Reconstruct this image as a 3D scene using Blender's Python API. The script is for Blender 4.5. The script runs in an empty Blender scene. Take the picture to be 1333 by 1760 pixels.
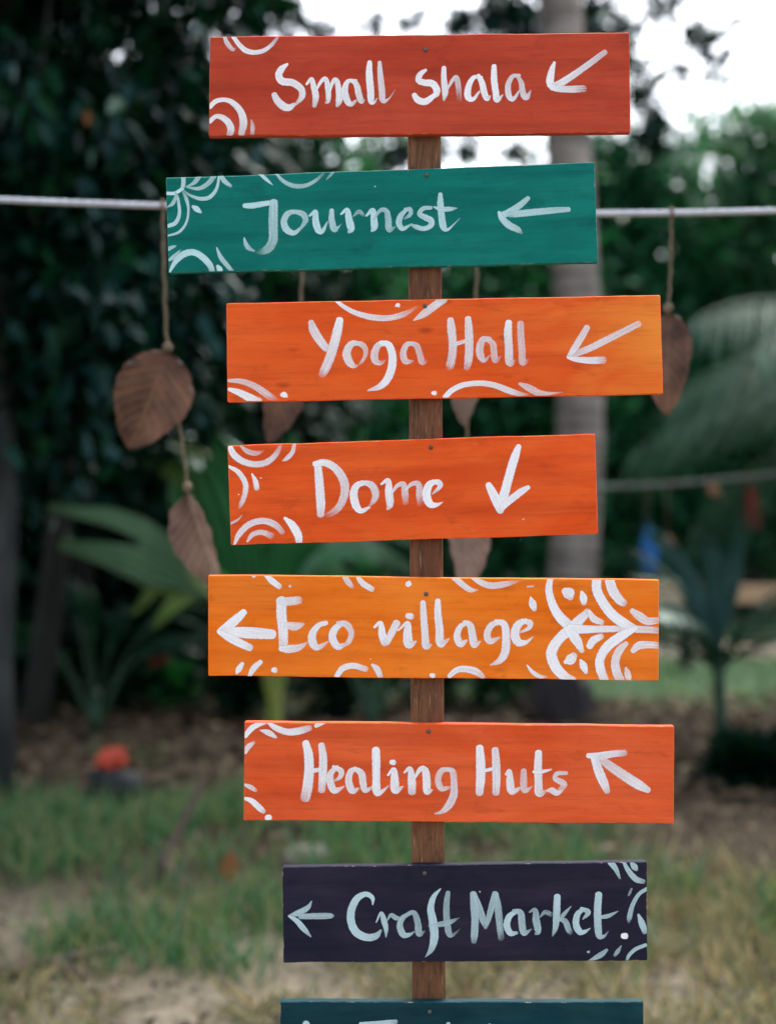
import bpy, bmesh, math, random
import numpy as np
from mathutils import Vector, Matrix, noise as mnoise

# ------------------------------------------------------------------ camera, sky, sun, exposure
SC = bpy.context.scene
COL = SC.collection
CAM_Z = 1.45
FPX = 50.0 / 36.0 * 1760.0            # focal length in photo pixels
FOCUS = 2.0
cam_d = bpy.data.cameras.new('camera')
cam_d.sensor_fit = 'VERTICAL'; cam_d.sensor_height = 36.0; cam_d.sensor_width = 24.0
cam_d.lens = 50.0
cam_d.clip_start = 0.05; cam_d.clip_end = 2000.0
cam_d.dof.use_dof = True; cam_d.dof.focus_distance = FOCUS; cam_d.dof.aperture_fstop = 2.0
cam_o = bpy.data.objects.new('camera', cam_d); COL.objects.link(cam_o)
cam_o.location = (0, 0, CAM_Z); cam_o.rotation_euler = (math.radians(90), 0, 0)
SC.camera = cam_o

SUN_EL, SUN_AZ = math.radians(60), math.radians(20)     # behind thin overcast, in front of the camera and high
W = bpy.data.worlds.new('World'); SC.world = W; W.use_nodes = True
wt = W.node_tree; wt.nodes.clear()
sky = wt.nodes.new('ShaderNodeTexSky'); sky.sky_type = 'NISHITA'; sky.sun_disc = False
sky.sun_elevation = SUN_EL; sky.sun_rotation = SUN_AZ
sky.air_density = 1.0; sky.dust_density = 4.0; sky.ozone_density = 1.0
hsv = wt.nodes.new('ShaderNodeHueSaturation'); hsv.inputs['Saturation'].default_value = 0.5
bg = wt.nodes.new('ShaderNodeBackground'); bg.inputs['Strength'].default_value = 0.15
wo = wt.nodes.new('ShaderNodeOutputWorld')
wt.links.new(sky.outputs['Color'], hsv.inputs['Color'])
wt.links.new(hsv.outputs['Color'], bg.inputs['Color'])
wt.links.new(bg.outputs['Background'], wo.inputs['Surface'])

sun_d = bpy.data.lights.new('sun', 'SUN'); sun_d.energy = 0.9; sun_d.angle = math.radians(28)
sun_d.color = (1.0, 0.96, 0.9)
sun_o = bpy.data.objects.new('sun', sun_d); COL.objects.link(sun_o)
sdir = Vector((math.sin(SUN_AZ) * math.cos(SUN_EL), math.cos(SUN_AZ) * math.cos(SUN_EL), math.sin(SUN_EL)))
sun_o.rotation_euler = sdir.to_track_quat('Z', 'Y').to_euler(); sun_o.location = (0, 5, 12)

SC.view_settings.view_transform = 'Standard'; SC.view_settings.look = 'None'
SC.view_settings.gamma = 1.0; SC.view_settings.use_curve_mapping = False
SC.view_settings.exposure = 1.87
SC.render.engine = 'CYCLES'
SC.cycles.use_denoising = True
SC.cycles.max_bounces = 6; SC.cycles.diffuse_bounces = 3; SC.cycles.glossy_bounces = 2
SC.cycles.transmission_bounces = 3; SC.cycles.transparent_max_bounces = 12
SC.cycles.sample_clamp_indirect = 4.0

RNG = random.Random(7)
NR = np.random.default_rng(7)

# ------------------------------------------------------------------ helpers
def P(px, py, d):
    """photo pixel at depth d (metres along +Y) -> world point"""
    return Vector(((px - 666.5) / FPX * d, d, CAM_Z - (py - 880.0) / FPX * d))
def G(px, d, z=0.0):
    return Vector(((px - 666.5) / FPX * d, d, z))

def tag(o, label=None, cat=None, group=None, kind=None):
    if label: o['label'] = label
    if cat: o['category'] = cat
    if group: o['group'] = group
    if kind: o['kind'] = kind
    return o
def empty(name, loc, label=None, cat=None, group=None):
    o = bpy.data.objects.new(name, None); COL.objects.link(o); o.location = loc
    o.empty_display_size = 0.1
    return tag(o, label, cat, group)
def link(name, me, mat, parent=None, smooth=True):
    """mesh given in WORLD coordinates; re-expressed relative to parent's location"""
    o = bpy.data.objects.new(name, me); COL.objects.link(o)
    if mat is not None: me.materials.append(mat)
    if smooth and len(me.polygons):
        me.polygons.foreach_set('use_smooth', np.ones(len(me.polygons), dtype=bool))
    if parent is not None:
        o.parent = parent
        o.matrix_parent_inverse = parent_matrix(parent).inverted()
    return o
def parent_matrix(p):
    m = Matrix.LocRotScale(p.location, p.rotation_euler, p.scale)
    if p.parent: m = parent_matrix(p.parent) @ p.matrix_parent_inverse @ m
    return m
def mesh_np(name, V, faces):
    """V (n,3) array; faces list of (k,m) int arrays (m corners each)"""
    me = bpy.data.meshes.new(name)
    V = np.asarray(V, dtype=np.float32)
    me.vertices.add(len(V)); me.vertices.foreach_set('co', V.ravel())
    loops = []; tot = []
    for f in faces:
        f = np.asarray(f, dtype=np.int32)
        if len(f) == 0: continue
        loops.append(f.ravel()); tot.append(np.full(len(f), f.shape[1], dtype=np.int32))
    L = np.concatenate(loops); T = np.concatenate(tot)
    S = np.concatenate(([0], np.cumsum(T)[:-1])).astype(np.int32)
    me.loops.add(len(L)); me.loops.foreach_set('vertex_index', L)
    me.polygons.add(len(T)); me.polygons.foreach_set('loop_start', S); me.polygons.foreach_set('loop_total', T)
    me.update(calc_edges=True); me.validate()
    return me
class MB:
    def __init__(s): s.v = []; s.f = []
    def add(s, vs, fs):
        b = len(s.v); s.v += [tuple(v) for v in vs]; s.f += [tuple(b + i for i in f) for f in fs]
    def tube(s, pts, rad, n=8, cap=True):
        pts = [Vector(p) for p in pts]; m = len(pts)
        if not hasattr(rad, '__len__'): rad = [rad] * m
        vs = []; up = None
        for i, p in enumerate(pts):
            t = (pts[min(i + 1, m - 1)] - pts[max(i - 1, 0)])
            t = t.normalized() if t.length > 1e-9 else Vector((0, 0, 1))
            if up is None:
                up = t.orthogonal().normalized()
            up = (up - t * up.dot(t))
            up = up.normalized() if up.length > 1e-6 else t.orthogonal().normalized()
            w = t.cross(up)
            for k in range(n):
                a = 2 * math.pi * k / n
                vs.append(p + (up * math.cos(a) + w * math.sin(a)) * rad[i])
        fs = []
        for i in range(m - 1):
            for k in range(n):
                fs.append((i * n + k, i * n + (k + 1) % n, (i + 1) * n + (k + 1) % n, (i + 1) * n + k))
        if cap:
            fs.append(tuple(range(n - 1, -1, -1))); fs.append(tuple((m - 1) * n + k for k in range(n)))
        s.add(vs, fs)
    def box(s, lo, hi):
        x0, y0, z0 = lo; x1, y1, z1 = hi
        vs = [(x0, y0, z0), (x1, y0, z0), (x1, y1, z0), (x0, y1, z0), (x0, y0, z1), (x1, y0, z1), (x1, y1, z1), (x0, y1, z1)]
        s.add(vs, [(3, 2, 1, 0), (4, 5, 6, 7), (0, 1, 5, 4), (1, 2, 6, 5), (2, 3, 7, 6), (3, 0, 4, 7)])
    def ball(s, c, r, n=10, m=7, sq=(1, 1, 1), jit=0.0, seed=0):
        vs = []; fs = []
        for i in range(m + 1):
            th = math.pi * i / m
            for k in range(n):
                ph = 2 * math.pi * k / n
                d = Vector((math.sin(th) * math.cos(ph), math.sin(th) * math.sin(ph), math.cos(th)))
                q = 1 + jit * mnoise.noise(d * 1.7 + Vector((seed, seed * .3, 0)))
                vs.append(Vector(c) + Vector((d.x * sq[0], d.y * sq[1], d.z * sq[2])) * r * q)
        for i in range(m):
            for k in range(n):
                fs.append((i * n + k, (i + 1) * n + k, (i + 1) * n + (k + 1) % n, i * n + (k + 1) % n))
        s.add(vs, fs)
    def build(s, name, mat, parent=None, smooth=True):
        me = bpy.data.meshes.new(name); me.from_pydata(s.v, [], s.f); me.update(); me.validate()
        return link(name, me, mat, parent, smooth)

def spline(pts, per=6):
    """Catmull-Rom through rows of numbers"""
    A = np.array(pts, dtype=float)
    if len(A) == 2:
        t = np.linspace(0, 1, per + 1)[:, None]; return A[0] * (1 - t) + A[1] * t
    B = np.vstack([2 * A[0] - A[1], A, 2 * A[-1] - A[-2]])
    out = []
    for i in range(1, len(B) - 2):
        p0, p1, p2, p3 = B[i - 1], B[i], B[i + 1], B[i + 2]
        for k in range(per):
            t = k / per
            out.append(0.5 * (2 * p1 + (p2 - p0) * t + (2 * p0 - 5 * p1 + 4 * p2 - p3) * t * t + (3 * p1 - p0 - 3 * p2 + p3) * t ** 3))
    out.append(A[-1])
    return np.array(out)

# ------------------------------------------------------------------ materials
class NT:
    def __init__(s, name):
        s.m = bpy.data.materials.new(name); s.m.use_nodes = True; s.t = s.m.node_tree; s.t.nodes.clear()
        s.out = s.n('ShaderNodeOutputMaterial')
    def n(s, typ, **kw):
        nd = s.t.nodes.new(typ)
        for k, v in kw.items():
            if k.startswith('i_'):
                nd.inputs[k[2:].replace('_', ' ')].default_value = v
            else: setattr(nd, k, v)
        return nd
    def l(s, a, b): s.t.links.new(a, b)
    def mix(s, fac, a, b, mode='MIX'):
        nd = s.t.nodes.new('ShaderNodeMix'); nd.data_type = 'RGBA'; nd.blend_type = mode
        for sock, v in ((nd.inputs[0], fac), (nd.inputs[6], a), (nd.inputs[7], b)):
            if hasattr(v, 'is_output'): s.l(v, sock)
            elif isinstance(v, (int, float)): sock.default_value = v
            else: sock.default_value = (*v[:3], 1)
        return nd.outputs[2]
    def math(s, op, a, b=0.0, clamp=False):
        nd = s.t.nodes.new('ShaderNodeMath'); nd.operation = op; nd.use_clamp = clamp
        for sock, v in ((nd.inputs[0], a), (nd.inputs[1], b)):
            if hasattr(v, 'is_output'): s.l(v, sock)
            else: sock.default_value = v
        return nd.outputs[0]
    def ramp(s, fac, stops):
        nd = s.t.nodes.new('ShaderNodeValToRGB'); cr = nd.color_ramp
        while len(cr.elements) < len(stops): cr.elements.new(0.5)
        for e, (p, c) in zip(cr.elements, stops):
            e.position = p; e.color = (*c, 1) if len(c) == 3 else c
        s.l(fac, nd.inputs[0]); return nd.outputs[0]
    def noise(s, vec, scale, detail=4, rough=0.55, dist=0.0):
        nd = s.n('ShaderNodeTexNoise'); nd.inputs['Scale'].default_value = scale
        nd.inputs['Detail'].default_value = detail; nd.inputs['Roughness'].default_value = rough
        nd.inputs['Distortion'].default_value = dist
        s.l(vec, nd.inputs['Vector']); return nd.outputs['Fac']
    def mapping(s, vec, scale=(1, 1, 1), loc=(0, 0, 0)):
        nd = s.n('ShaderNodeMapping'); nd.inputs['Scale'].default_value = scale; nd.inputs['Location'].default_value = loc
        s.l(vec, nd.inputs['Vector']); return nd.outputs[0]
    def bsdf(s, color, rough=0.6, spec=0.5, bump=None, bstr=0.2, bdist=0.002):
        b = s.n('ShaderNodeBsdfPrincipled')
        if hasattr(color, 'is_output'): s.l(color, b.inputs['Base Color'])
        else: b.inputs['Base Color'].default_value = (*color, 1)
        if hasattr(rough, 'is_output'): s.l(rough, b.inputs['Roughness'])
        else: b.inputs['Roughness'].default_value = rough
        b.inputs['Specular IOR Level'].default_value = spec
        if bump is not None:
            bp = s.n('ShaderNodeBump'); bp.inputs['Strength'].default_value = bstr; bp.inputs['Distance'].default_value = bdist
            s.l(bump, bp.inputs['Height']); s.l(bp.outputs[0], b.inputs['Normal'])
        return b
    def done(s, shader):
        s.l(shader, s.out.inputs['Surface']); return s.m

def srgb(r, g, b):
    f = lambda c: (c / 255 / 12.92) if c / 255 <= 0.04045 else ((c / 255 + 0.055) / 1.055) ** 2.4
    return (f(r), f(g), f(b))

def mat_simple(name, col, var=0.25, scale=6.0, rough=0.7, spec=0.3, bstr=0.2, bdist=0.01):
    t = NT(name); tc = t.n('ShaderNodeTexCoord').outputs['Object']
    nz = t.noise(tc, scale, 5)
    lo = tuple(c * (1 - var) for c in col); hi = tuple(min(1, c * (1 + var)) for c in col)
    c = t.ramp(nz, [(0.3, lo), (0.7, hi)])
    return t.done(t.bsdf(c, rough, spec, nz, bstr, bdist).outputs[0])

def mat_leaf(name, cols, rough=0.4, spec=0.5, trans=0.25, tcol=None, sheen=(.6, 1.0, .88)):
    """each leaf (mesh island) takes its own tint; some light passes through"""
    t = NT(name); geo = t.n('ShaderNodeNewGeometry')
    stops = [((i + 0.5) / len(cols), c) for i, c in enumerate(cols)]
    c = t.ramp(geo.outputs['Random Per Island'], stops)
    b = t.bsdf(c, rough, spec); b.inputs['Specular Tint'].default_value = (*sheen, 1)
    if trans <= 0: return t.done(b.outputs[0])
    tr = t.n('ShaderNodeBsdfTranslucent')
    c2 = t.mix(1.0, c, tcol or (1.0, 1.5, 0.7), 'MULTIPLY'); t.l(c2, tr.inputs['Color'])
    ms = t.n('ShaderNodeMixShader'); ms.inputs[0].default_value = trans
    t.l(b.outputs[0], ms.inputs[1]); t.l(tr.outputs[0], ms.inputs[2])
    return t.done(ms.outputs[0])

def mat_board(name, base, dark, light, seed, knots=0.0, end=None):
    """thin brushed paint over plywood: grain shows through, streaks run along the board"""
    t = NT(name); tc = t.n('ShaderNodeTexCoord').outputs['Object']
    v = t.mapping(tc, (1, 1, 1), (seed * 3.7, seed * 1.3, seed * 2.1))
    grain = t.noise(t.mapping(v, (9, 30, 170)), 1.0, 6, 0.65, 0.3)
    fine = t.noise(t.mapping(v, (18, 60, 700)), 1.0, 3, 0.6)
    blotch = t.noise(t.mapping(v, (5, 6, 11)), 1.0, 4, 0.6, 0.6)
    brush = t.noise(t.mapping(v, (3, 20, 45)), 1.0, 3, 0.5)
    c = t.mix(t.ramp(blotch, [(0.38, (0, 0, 0)), (0.62, (1, 1, 1))]), base, light)
    c = t.mix(t.math('MULTIPLY', t.ramp(brush, [(0.42, (0, 0, 0)), (0.68, (1, 1, 1))]), 0.55), c, dark)
    patch = t.noise(t.mapping(v, (2.6, 4, 7)), 1.0, 5, 0.65, 0.8)
    c = t.mix(t.math('MULTIPLY', t.ramp(patch, [(0.5, (0, 0, 0)), (0.72, (1, 1, 1))]), 0.5), c, tuple(min(1, x * 1.18 + .012) for x in light))
    smudge = t.noise(t.mapping(v, (16, 20, 34)), 1.0, 5, 0.7, 0.5)
    c = t.mix(t.math('MULTIPLY', t.ramp(smudge, [(0.56, (0, 0, 0)), (0.76, (1, 1, 1))]), 0.5), c, tuple(x * .62 for x in dark))
    if end is not None:                         # thinner, more golden paint towards one end
        sx = t.n('ShaderNodeSeparateXYZ'); t.l(tc, sx.inputs[0])
        f = t.math('ADD', t.math('MULTIPLY', sx.outputs[0], 7.0), t.math('MULTIPLY', t.math('SUBTRACT', blotch, 0.5), 2.4))
        f = t.math('SUBTRACT', f, 1.35, False)
        f = t.math('MULTIPLY', f, 0.8, True)
        c = t.mix(f, c, end)
    c = t.mix(t.math('MULTIPLY', t.ramp(grain, [(0.52, (0, 0, 0)), (0.78, (1, 1, 1))]), 0.42), c, tuple(x * 0.55 for x in dark))
    c = t.mix(t.math('MULTIPLY', t.ramp(fine, [(0.58, (0, 0, 0)), (0.75, (1, 1, 1))]), 0.35), c, tuple(x * 0.45 for x in dark))
    if knots > 0:
        vo = t.n('ShaderNodeTexVoronoi'); vo.inputs['Scale'].default_value = 1.0
        t.l(t.mapping(v, (9, 1, 22)), vo.inputs['Vector'])
        k = t.ramp(vo.outputs['Distance'], [(0.0, (1, 1, 1)), (0.13, (0, 0, 0))])
        c = t.mix(t.math('MULTIPLY', k, knots), c, tuple(x * 0.25 for x in dark))
    # small paint splatter
    vs = t.n('ShaderNodeTexVoronoi'); vs.inputs['Scale'].default_value = 26.0; t.l(v, vs.inputs['Vector'])
    gate = t.noise(v, 9.0, 1)
    sp = t.math('MULTIPLY', t.math('LESS_THAN', vs.outputs['Distance'], 0.035), t.math('GREATER_THAN', gate, 0.60))
    c = t.mix(t.math('MULTIPLY', sp, 0.6), c, (0.75, 0.6, 0.5))
    h = t.math('ADD', t.math('MULTIPLY', grain, 0.7), t.math('MULTIPLY', fine, 0.3))
    t.m['tone'] = base
    rg = t.ramp(brush, [(0.3, (0.42,) * 3), (0.7, (0.62,) * 3)])
    return t.done(t.bsdf(c, rg, 0.1, h, 0.28, 0.0012).outputs[0])

def worn_highlight_edge(name, tone):
    """arris of the board: lighter tone paints in an edge highlight; paint rubbed thin, bare wood and chips in places"""
    t = NT(name + '_worn_highlight_edge'); tc = t.n('ShaderNodeTexCoord').outputs['Object']
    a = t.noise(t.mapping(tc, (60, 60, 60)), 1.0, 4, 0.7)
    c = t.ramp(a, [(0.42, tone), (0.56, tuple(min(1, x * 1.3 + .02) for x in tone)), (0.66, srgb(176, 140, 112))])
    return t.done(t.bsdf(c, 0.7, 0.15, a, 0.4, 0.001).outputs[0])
def mat_brush(name, col):
    """brushed-on paint: bristle streaks along the stroke (uv), opacity kept in a colour attribute"""
    t = NT(name)
    uv = t.n('ShaderNodeUVMap'); uv.uv_map = 'UVMap'
    at = t.n('ShaderNodeAttribute'); at.attribute_name = 'op'
    sep = t.n('ShaderNodeSeparateColor'); t.l(at.outputs['Color'], sep.inputs[0])
    op, seed = sep.outputs[0], sep.outputs[1]
    su = t.n('ShaderNodeSeparateXYZ'); t.l(uv.outputs[0], su.inputs[0])
    cb = t.n('ShaderNodeCombineXYZ')
    t.l(t.math('MULTIPLY', su.outputs[0], 26.0), cb.inputs[0]); t.l(t.math('MULTIPLY', su.outputs[1], 17.0), cb.inputs[1])
    t.l(t.math('MULTIPLY', seed, 97.0), cb.inputs[2])
    streak = t.noise(cb.outputs[0], 1.0, 4, 0.6)
    cb2 = t.n('ShaderNodeCombineXYZ')
    t.l(t.math('MULTIPLY', su.outputs[0], 420.0), cb2.inputs[0]); t.l(t.math('MULTIPLY', su.outputs[1], 5.0), cb2.inputs[1])
    t.l(t.math('MULTIPLY', seed, 31.0), cb2.inputs[2])
    rub = t.noise(cb2.outputs[0], 1.0, 3, 0.6)
    # edge: fades over the outer part of the width, ragged by the streaks
    dv = t.math('MINIMUM', su.outputs[1], t.math('SUBTRACT', 1.0, su.outputs[1]))
    dv = t.math('ADD', dv, t.math('MULTIPLY', t.math('SUBTRACT', rub, 0.5), 0.14))
    edge = t.math('MULTIPLY', dv, 14.0, True)
    a = t.math('ADD', op, t.math('MULTIPLY', t.math('SUBTRACT', streak, 0.48), t.math('SUBTRACT', 1.7, t.math('MULTIPLY', op, 1.1))))
    a = t.math('ADD', a, t.math('MULTIPLY', t.math('SUBTRACT', rub, 0.5), 0.35), True)
    # the brush runs dry towards the end of a stroke: bristle gaps open
    dry = t.math('MULTIPLY', t.math('SUBTRACT', sep.outputs[2], 0.72), 3.6, True)
    gaps = t.math('MULTIPLY', t.math('SUBTRACT', 1.05, t.math('MULTIPLY', streak, 0.8)), t.math('SUBTRACT', 1.35, op))
    a = t.math('SUBTRACT', a, t.math('MULTIPLY', dry, gaps), True)
    a = t.math('MULTIPLY', a, edge, True)
    b = t.bsdf(col, 0.6, 0.2)
    tr = t.n('ShaderNodeBsdfTransparent')
    ms = t.n('ShaderNodeMixShader'); t.l(a, ms.inputs[0]); t.l(tr.outputs[0], ms.inputs[1]); t.l(b.outputs[0], ms.inputs[2])
    return t.done(ms.outputs[0])

def mat_post():
    t = NT('post_wood'); tc = t.n('ShaderNodeTexCoord').outputs['Object']
    g = t.noise(t.mapping(tc, (110, 110, 16)), 1.0, 6, 0.7, 0.4)
    f = t.noise(t.mapping(tc, (420, 420, 30)), 1.0, 3, 0.6)
    bl = t.noise(t.mapping(tc, (12, 12, 4)), 1.0, 4)
    c = t.mix(t.ramp(bl, [(0.3, (0, 0, 0)), (0.7, (1, 1, 1))]), srgb(88, 54, 33), srgb(122, 82, 52))
    c = t.mix(t.math('MULTIPLY', t.ramp(g, [(0.45, (0, 0, 0)), (0.66, (1, 1, 1))]), 0.8), c, srgb(50, 30, 18))
    c = t.mix(t.math('MULTIPLY', t.ramp(f, [(0.6, (0, 0, 0)), (0.72, (1, 1, 1))]), 0.6), c, srgb(158, 126, 96))
    return t.done(t.bsdf(c, 0.7, 0.3, t.math('ADD', g, f), 0.5, 0.0015).outputs[0])

def mat_trunk(name, c0, c1, ring=0.0):
    t = NT(name); tc = t.n('ShaderNodeTexCoord').outputs['Object']
    a = t.noise(t.mapping(tc, (9, 9, 2.5)), 1.0, 6, 0.65)
    b = t.noise(t.mapping(tc, (2, 2, 30)), 1.0, 3)
    c = t.mix(t.ramp(a, [(0.32, (0, 0, 0)), (0.68, (1, 1, 1))]), c0, c1)
    if ring: c = t.mix(t.math('MULTIPLY', t.ramp(b, [(0.5, (0, 0, 0)), (0.62, (1, 1, 1))]), ring), c, tuple(x * .5 for x in c0))
    return t.done(t.bsdf(c, 0.85, 0.2, a, 0.6, 0.02).outputs[0])

def mat_dry_leaf(name, c0, c1):
    t = NT(name); tc = t.n('ShaderNodeTexCoord').outputs['Object']
    uv = t.n('ShaderNodeUVMap'); uv.uv_map = 'UVMap'
    a = t.noise(tc, 13, 3)
    c = t.mix(t.ramp(a, [(0.32, (0, 0, 0)), (0.68, (1, 1, 1))]), c0, c1)
    su = t.n('ShaderNodeSeparateXYZ'); t.l(uv.outputs[0], su.inputs[0])
    # side veins slant towards the tip
    vv = t.math('ABSOLUTE', t.math('SUBTRACT', su.outputs[1], 0.5))
    ph = t.math('SUBTRACT', su.outputs[0], t.math('MULTIPLY', vv, 0.55))
    sn = t.math('SINE', t.math('MULTIPLY', ph, 62.0))
    vein = t.math('GREATER_THAN', sn, 0.86)
    mid = t.math('LESS_THAN', vv, 0.02)
    c = t.mix(t.math('MULTIPLY', t.math('MAXIMUM', vein, mid), 0.22), c, tuple(min(1, x * 1.9) for x in c1))
    b = t.bsdf(c, 0.6, 0.25, a, 0.1, 0.002)
    tr = t.n('ShaderNodeBsdfTranslucent'); t.l(c, tr.inputs['Color'])
    ms = t.n('ShaderNodeMixShader'); ms.inputs[0].default_value = 0.32
    t.l(b.outputs[0], ms.inputs[1]); t.l(tr.outputs[0], ms.inputs[2])
    return t.done(ms.outputs[0])

def mat_ground():
    t = NT('ground_soil'); tc = t.n('ShaderNodeTexCoord').outputs['Object']
    sx = t.n('ShaderNodeSeparateXYZ'); t.l(tc, sx.inputs[0])
    n1 = t.noise(tc, 0.9, 5); n2 = t.noise(tc, 7, 6, 0.65); n3 = t.noise(tc, 45, 4, 0.7)
    sand = t.ramp(n2, [(0.3, srgb(88, 82, 70)), (0.55, srgb(120, 112, 96)), (0.75, srgb(142, 134, 116))])
    litter = t.ramp(n3, [(0.3, srgb(36, 33, 26)), (0.55, srgb(66, 58, 46)), (0.75, srgb(96, 84, 68))])
    lawn = t.ramp(n3, [(0.3, srgb(44, 66, 46)), (0.6, srgb(66, 86, 62)), (0.8, srgb(100, 106, 82))])
    wob = t.math('MULTIPLY', t.math('SUBTRACT', n1, 0.5), 1.6)
    yy = t.math('ADD', sx.outputs[1], wob)
    f1 = t.math('MULTIPLY', t.math('SUBTRACT', yy, 4.7), 0.9, True)        # sandy path -> leaf litter
    f2 = t.math('MULTIPLY', t.math('SUBTRACT', yy, 10.2), 1.4, True)       # litter -> lawn
    c = t.mix(f1, sand, litter); c = t.mix(f2, c, lawn)
    pth = t.math('ABSOLUTE', t.math('SUBTRACT', t.math('ADD', sx.outputs[1], t.math('MULTIPLY', wob, 0.25)), 15.2))
    fp = t.math('SUBTRACT', 1.0, t.math('MULTIPLY', t.math('SUBTRACT', pth, 0.7), 2.0, True), True)
    c = t.mix(fp, c, srgb(160, 148, 130))
    return t.done(t.bsdf(c, 0.95, 0.1, t.math('ADD', n2, n3), 0.6, 0.03).outputs[0])

M = {}
M['post'] = mat_post()
M['white'] = mat_brush('brushed_white_paint', srgb(242, 240, 242))
M['aqua'] = mat_brush('brushed_aqua_white_paint', srgb(190, 226, 228))
M['ice'] = mat_brush('brushed_ice_blue_paint', srgb(188, 213, 218))
M['nail'] = mat_simple('nail_steel', srgb(70, 62, 56), 0.2, 80, 0.45, 0.6)
M['rope'] = mat_simple('rope_white', srgb(176, 182, 190), 0.12, 60, 0.7, 0.2, 0.4, 0.003)
M['jute'] = mat_simple('jute_cord', srgb(104, 94, 78), 0.25, 90, 0.9, 0.1, 0.4, 0.002)
M['dry1'] = mat_dry_leaf('dry_leaf_brown', srgb(54, 38, 30), srgb(102, 76, 62))
M['dry2'] = mat_dry_leaf('dry_leaf_pinkish', srgb(84, 66, 58), srgb(128, 108, 96))
M['ground'] = mat_ground()
M['palm_trunk'] = mat_trunk('palm_bark', srgb(112, 105, 99), srgb(156, 147, 139), 0.8)
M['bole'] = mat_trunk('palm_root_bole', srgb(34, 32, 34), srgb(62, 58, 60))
M['bark_dark'] = mat_trunk('dark_bark', srgb(22, 22, 20), srgb(46, 46, 42))
M['bark_grey'] = mat_trunk('grey_bark', srgb(30, 33, 33), srgb(64, 67, 65))
g3 = lambda *a: [srgb(*c) for c in a]
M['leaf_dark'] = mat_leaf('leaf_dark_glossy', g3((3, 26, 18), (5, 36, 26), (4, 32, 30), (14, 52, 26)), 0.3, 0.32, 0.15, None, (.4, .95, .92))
M['leaf_mid'] = mat_leaf('leaf_mid_green', g3((12, 50, 32), (22, 72, 46), (34, 90, 60), (50, 102, 66)), 0.5, 0.15, 0.3)
M['leaf_pale'] = mat_leaf('leaf_pale_green', g3((24, 66, 48), (42, 88, 64), (58, 104, 76), (80, 112, 78)), 0.5, 0.15, 0.35)
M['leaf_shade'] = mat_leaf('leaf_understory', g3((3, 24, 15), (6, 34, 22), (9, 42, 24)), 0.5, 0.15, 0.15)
M['leaf_bright'] = mat_leaf('leaf_bright_green', g3((30, 96, 48), (52, 120, 66), (40, 106, 56)), 0.45, 0.4, 0.35)
M['leaf_red'] = mat_leaf('leaf_red', g3((120, 34, 36), (140, 48, 42)), 0.5, 0.4, 0.3, (1.3, .6, .5))
M['leaf_orange'] = mat_leaf('leaf_orange', g3((132, 78, 34), (118, 70, 34)), 0.5, 0.4, 0.3, (1.3, .8, .4))
M['frond_grey'] = mat_leaf('palm_frond_grey_green', g3((10, 38, 28), (44, 76, 62), (22, 54, 42), (78, 104, 90), (14, 44, 34), (56, 86, 72)), 0.5, 0.15, 0.2)
M['frond_dark'] = mat_leaf('sapling_leaflets', g3((8, 38, 28), (16, 54, 42), (40, 74, 66), (12, 46, 30)), 0.32, 0.45, 0.2)
M['palm_green'] = mat_simple('palm_leaf_green', srgb(40, 98, 52), 0.25, 5, 0.42, 0.45, 0.1)
M['palm_pale'] = mat_simple('palm_leaf_pale', srgb(76, 106, 78), 0.2, 5, 0.42, 0.45, 0.1)
M['palm_yellow'] = mat_simple('palm_leaf_yellow_green', srgb(88, 112, 54), 0.2, 5, 0.45, 0.45, 0.1)
M['palm_dark'] = mat_simple('palm_leaf_dark_glossy', srgb(14, 50, 36), 0.25, 5, 0.3, 0.6, 0.1)
M['palm_sheen'] = mat_simple('palm_leaf_painted_sheen', srgb(56, 88, 84), 0.35, 6, 0.28, 0.5, 0.1)  # bluish sheen put into the leaf colour to set these blades apart
M['stalk'] = mat_simple('palm_stalk', srgb(120, 132, 62), 0.25, 8, 0.55, 0.4, 0.1)
M['palm_shade'] = mat_simple('palm_leaf_shade_green', srgb(18, 58, 34), 0.25, 5, 0.45, 0.3, 0.1)
M['rachis'] = mat_simple('frond_rachis', srgb(52, 80, 60), 0.25, 8, 0.55, 0.3, 0.1)
M['stalk_dark'] = mat_simple('sapling_stem', srgb(24, 58, 36), 0.25, 8, 0.5, 0.4, 0.1)
M['grass'] = mat_leaf('grass_blades_green', g3((44, 84, 54), (60, 100, 68), (78, 110, 78), (108, 116, 84), (128, 122, 90)), 0.55, 0.2, 0.3)
M['straw'] = mat_leaf('dry_grass_blades', g3((88, 98, 66), (142, 132, 96), (172, 158, 120), (76, 100, 68), (122, 106, 80)), 0.7, 0.2, 0.3, (1.1, 1, .8))
M['litter'] = mat_leaf('leaf_litter', g3((40, 34, 27), (70, 56, 44), (98, 80, 64), (122, 106, 86), (60, 46, 36)), 0.75, 0.2, 0.15, (1, .9, .8))
M['wood'] = mat_simple('weathered_wood', srgb(186, 152, 122), 0.2, 8, 0.8, 0.2)
M['stick'] = mat_simple('fallen_stick', srgb(84, 72, 64), 0.3, 14, 0.85, 0.2)
M['stone'] = mat_simple('pale_stone', srgb(112, 108, 98), 0.2, 12, 0.9, 0.2)
M['cloth_blue'] = mat_simple('cloth_blue', srgb(40, 98, 156), 0.15, 8, 0.8, 0.2)
M['cloth_red'] = mat_simple('cloth_red', srgb(96, 46, 38), 0.2, 8, 0.8, 0.2)
M['cloth_peach'] = mat_simple('cloth_peach', srgb(140, 104, 84), 0.15, 8, 0.8, 0.2)
M['bag_orange'] = mat_simple('bag_orange', srgb(176, 62, 40), 0.2, 12, 0.5, 0.4)
M['stone_dark'] = mat_simple('dark_stone', srgb(20, 24, 26), 0.3, 9, 0.7, 0.4)
M['grey_line'] = mat_simple('grey_line', srgb(120, 126, 122), 0.1, 30, 0.8, 0.2)

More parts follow.
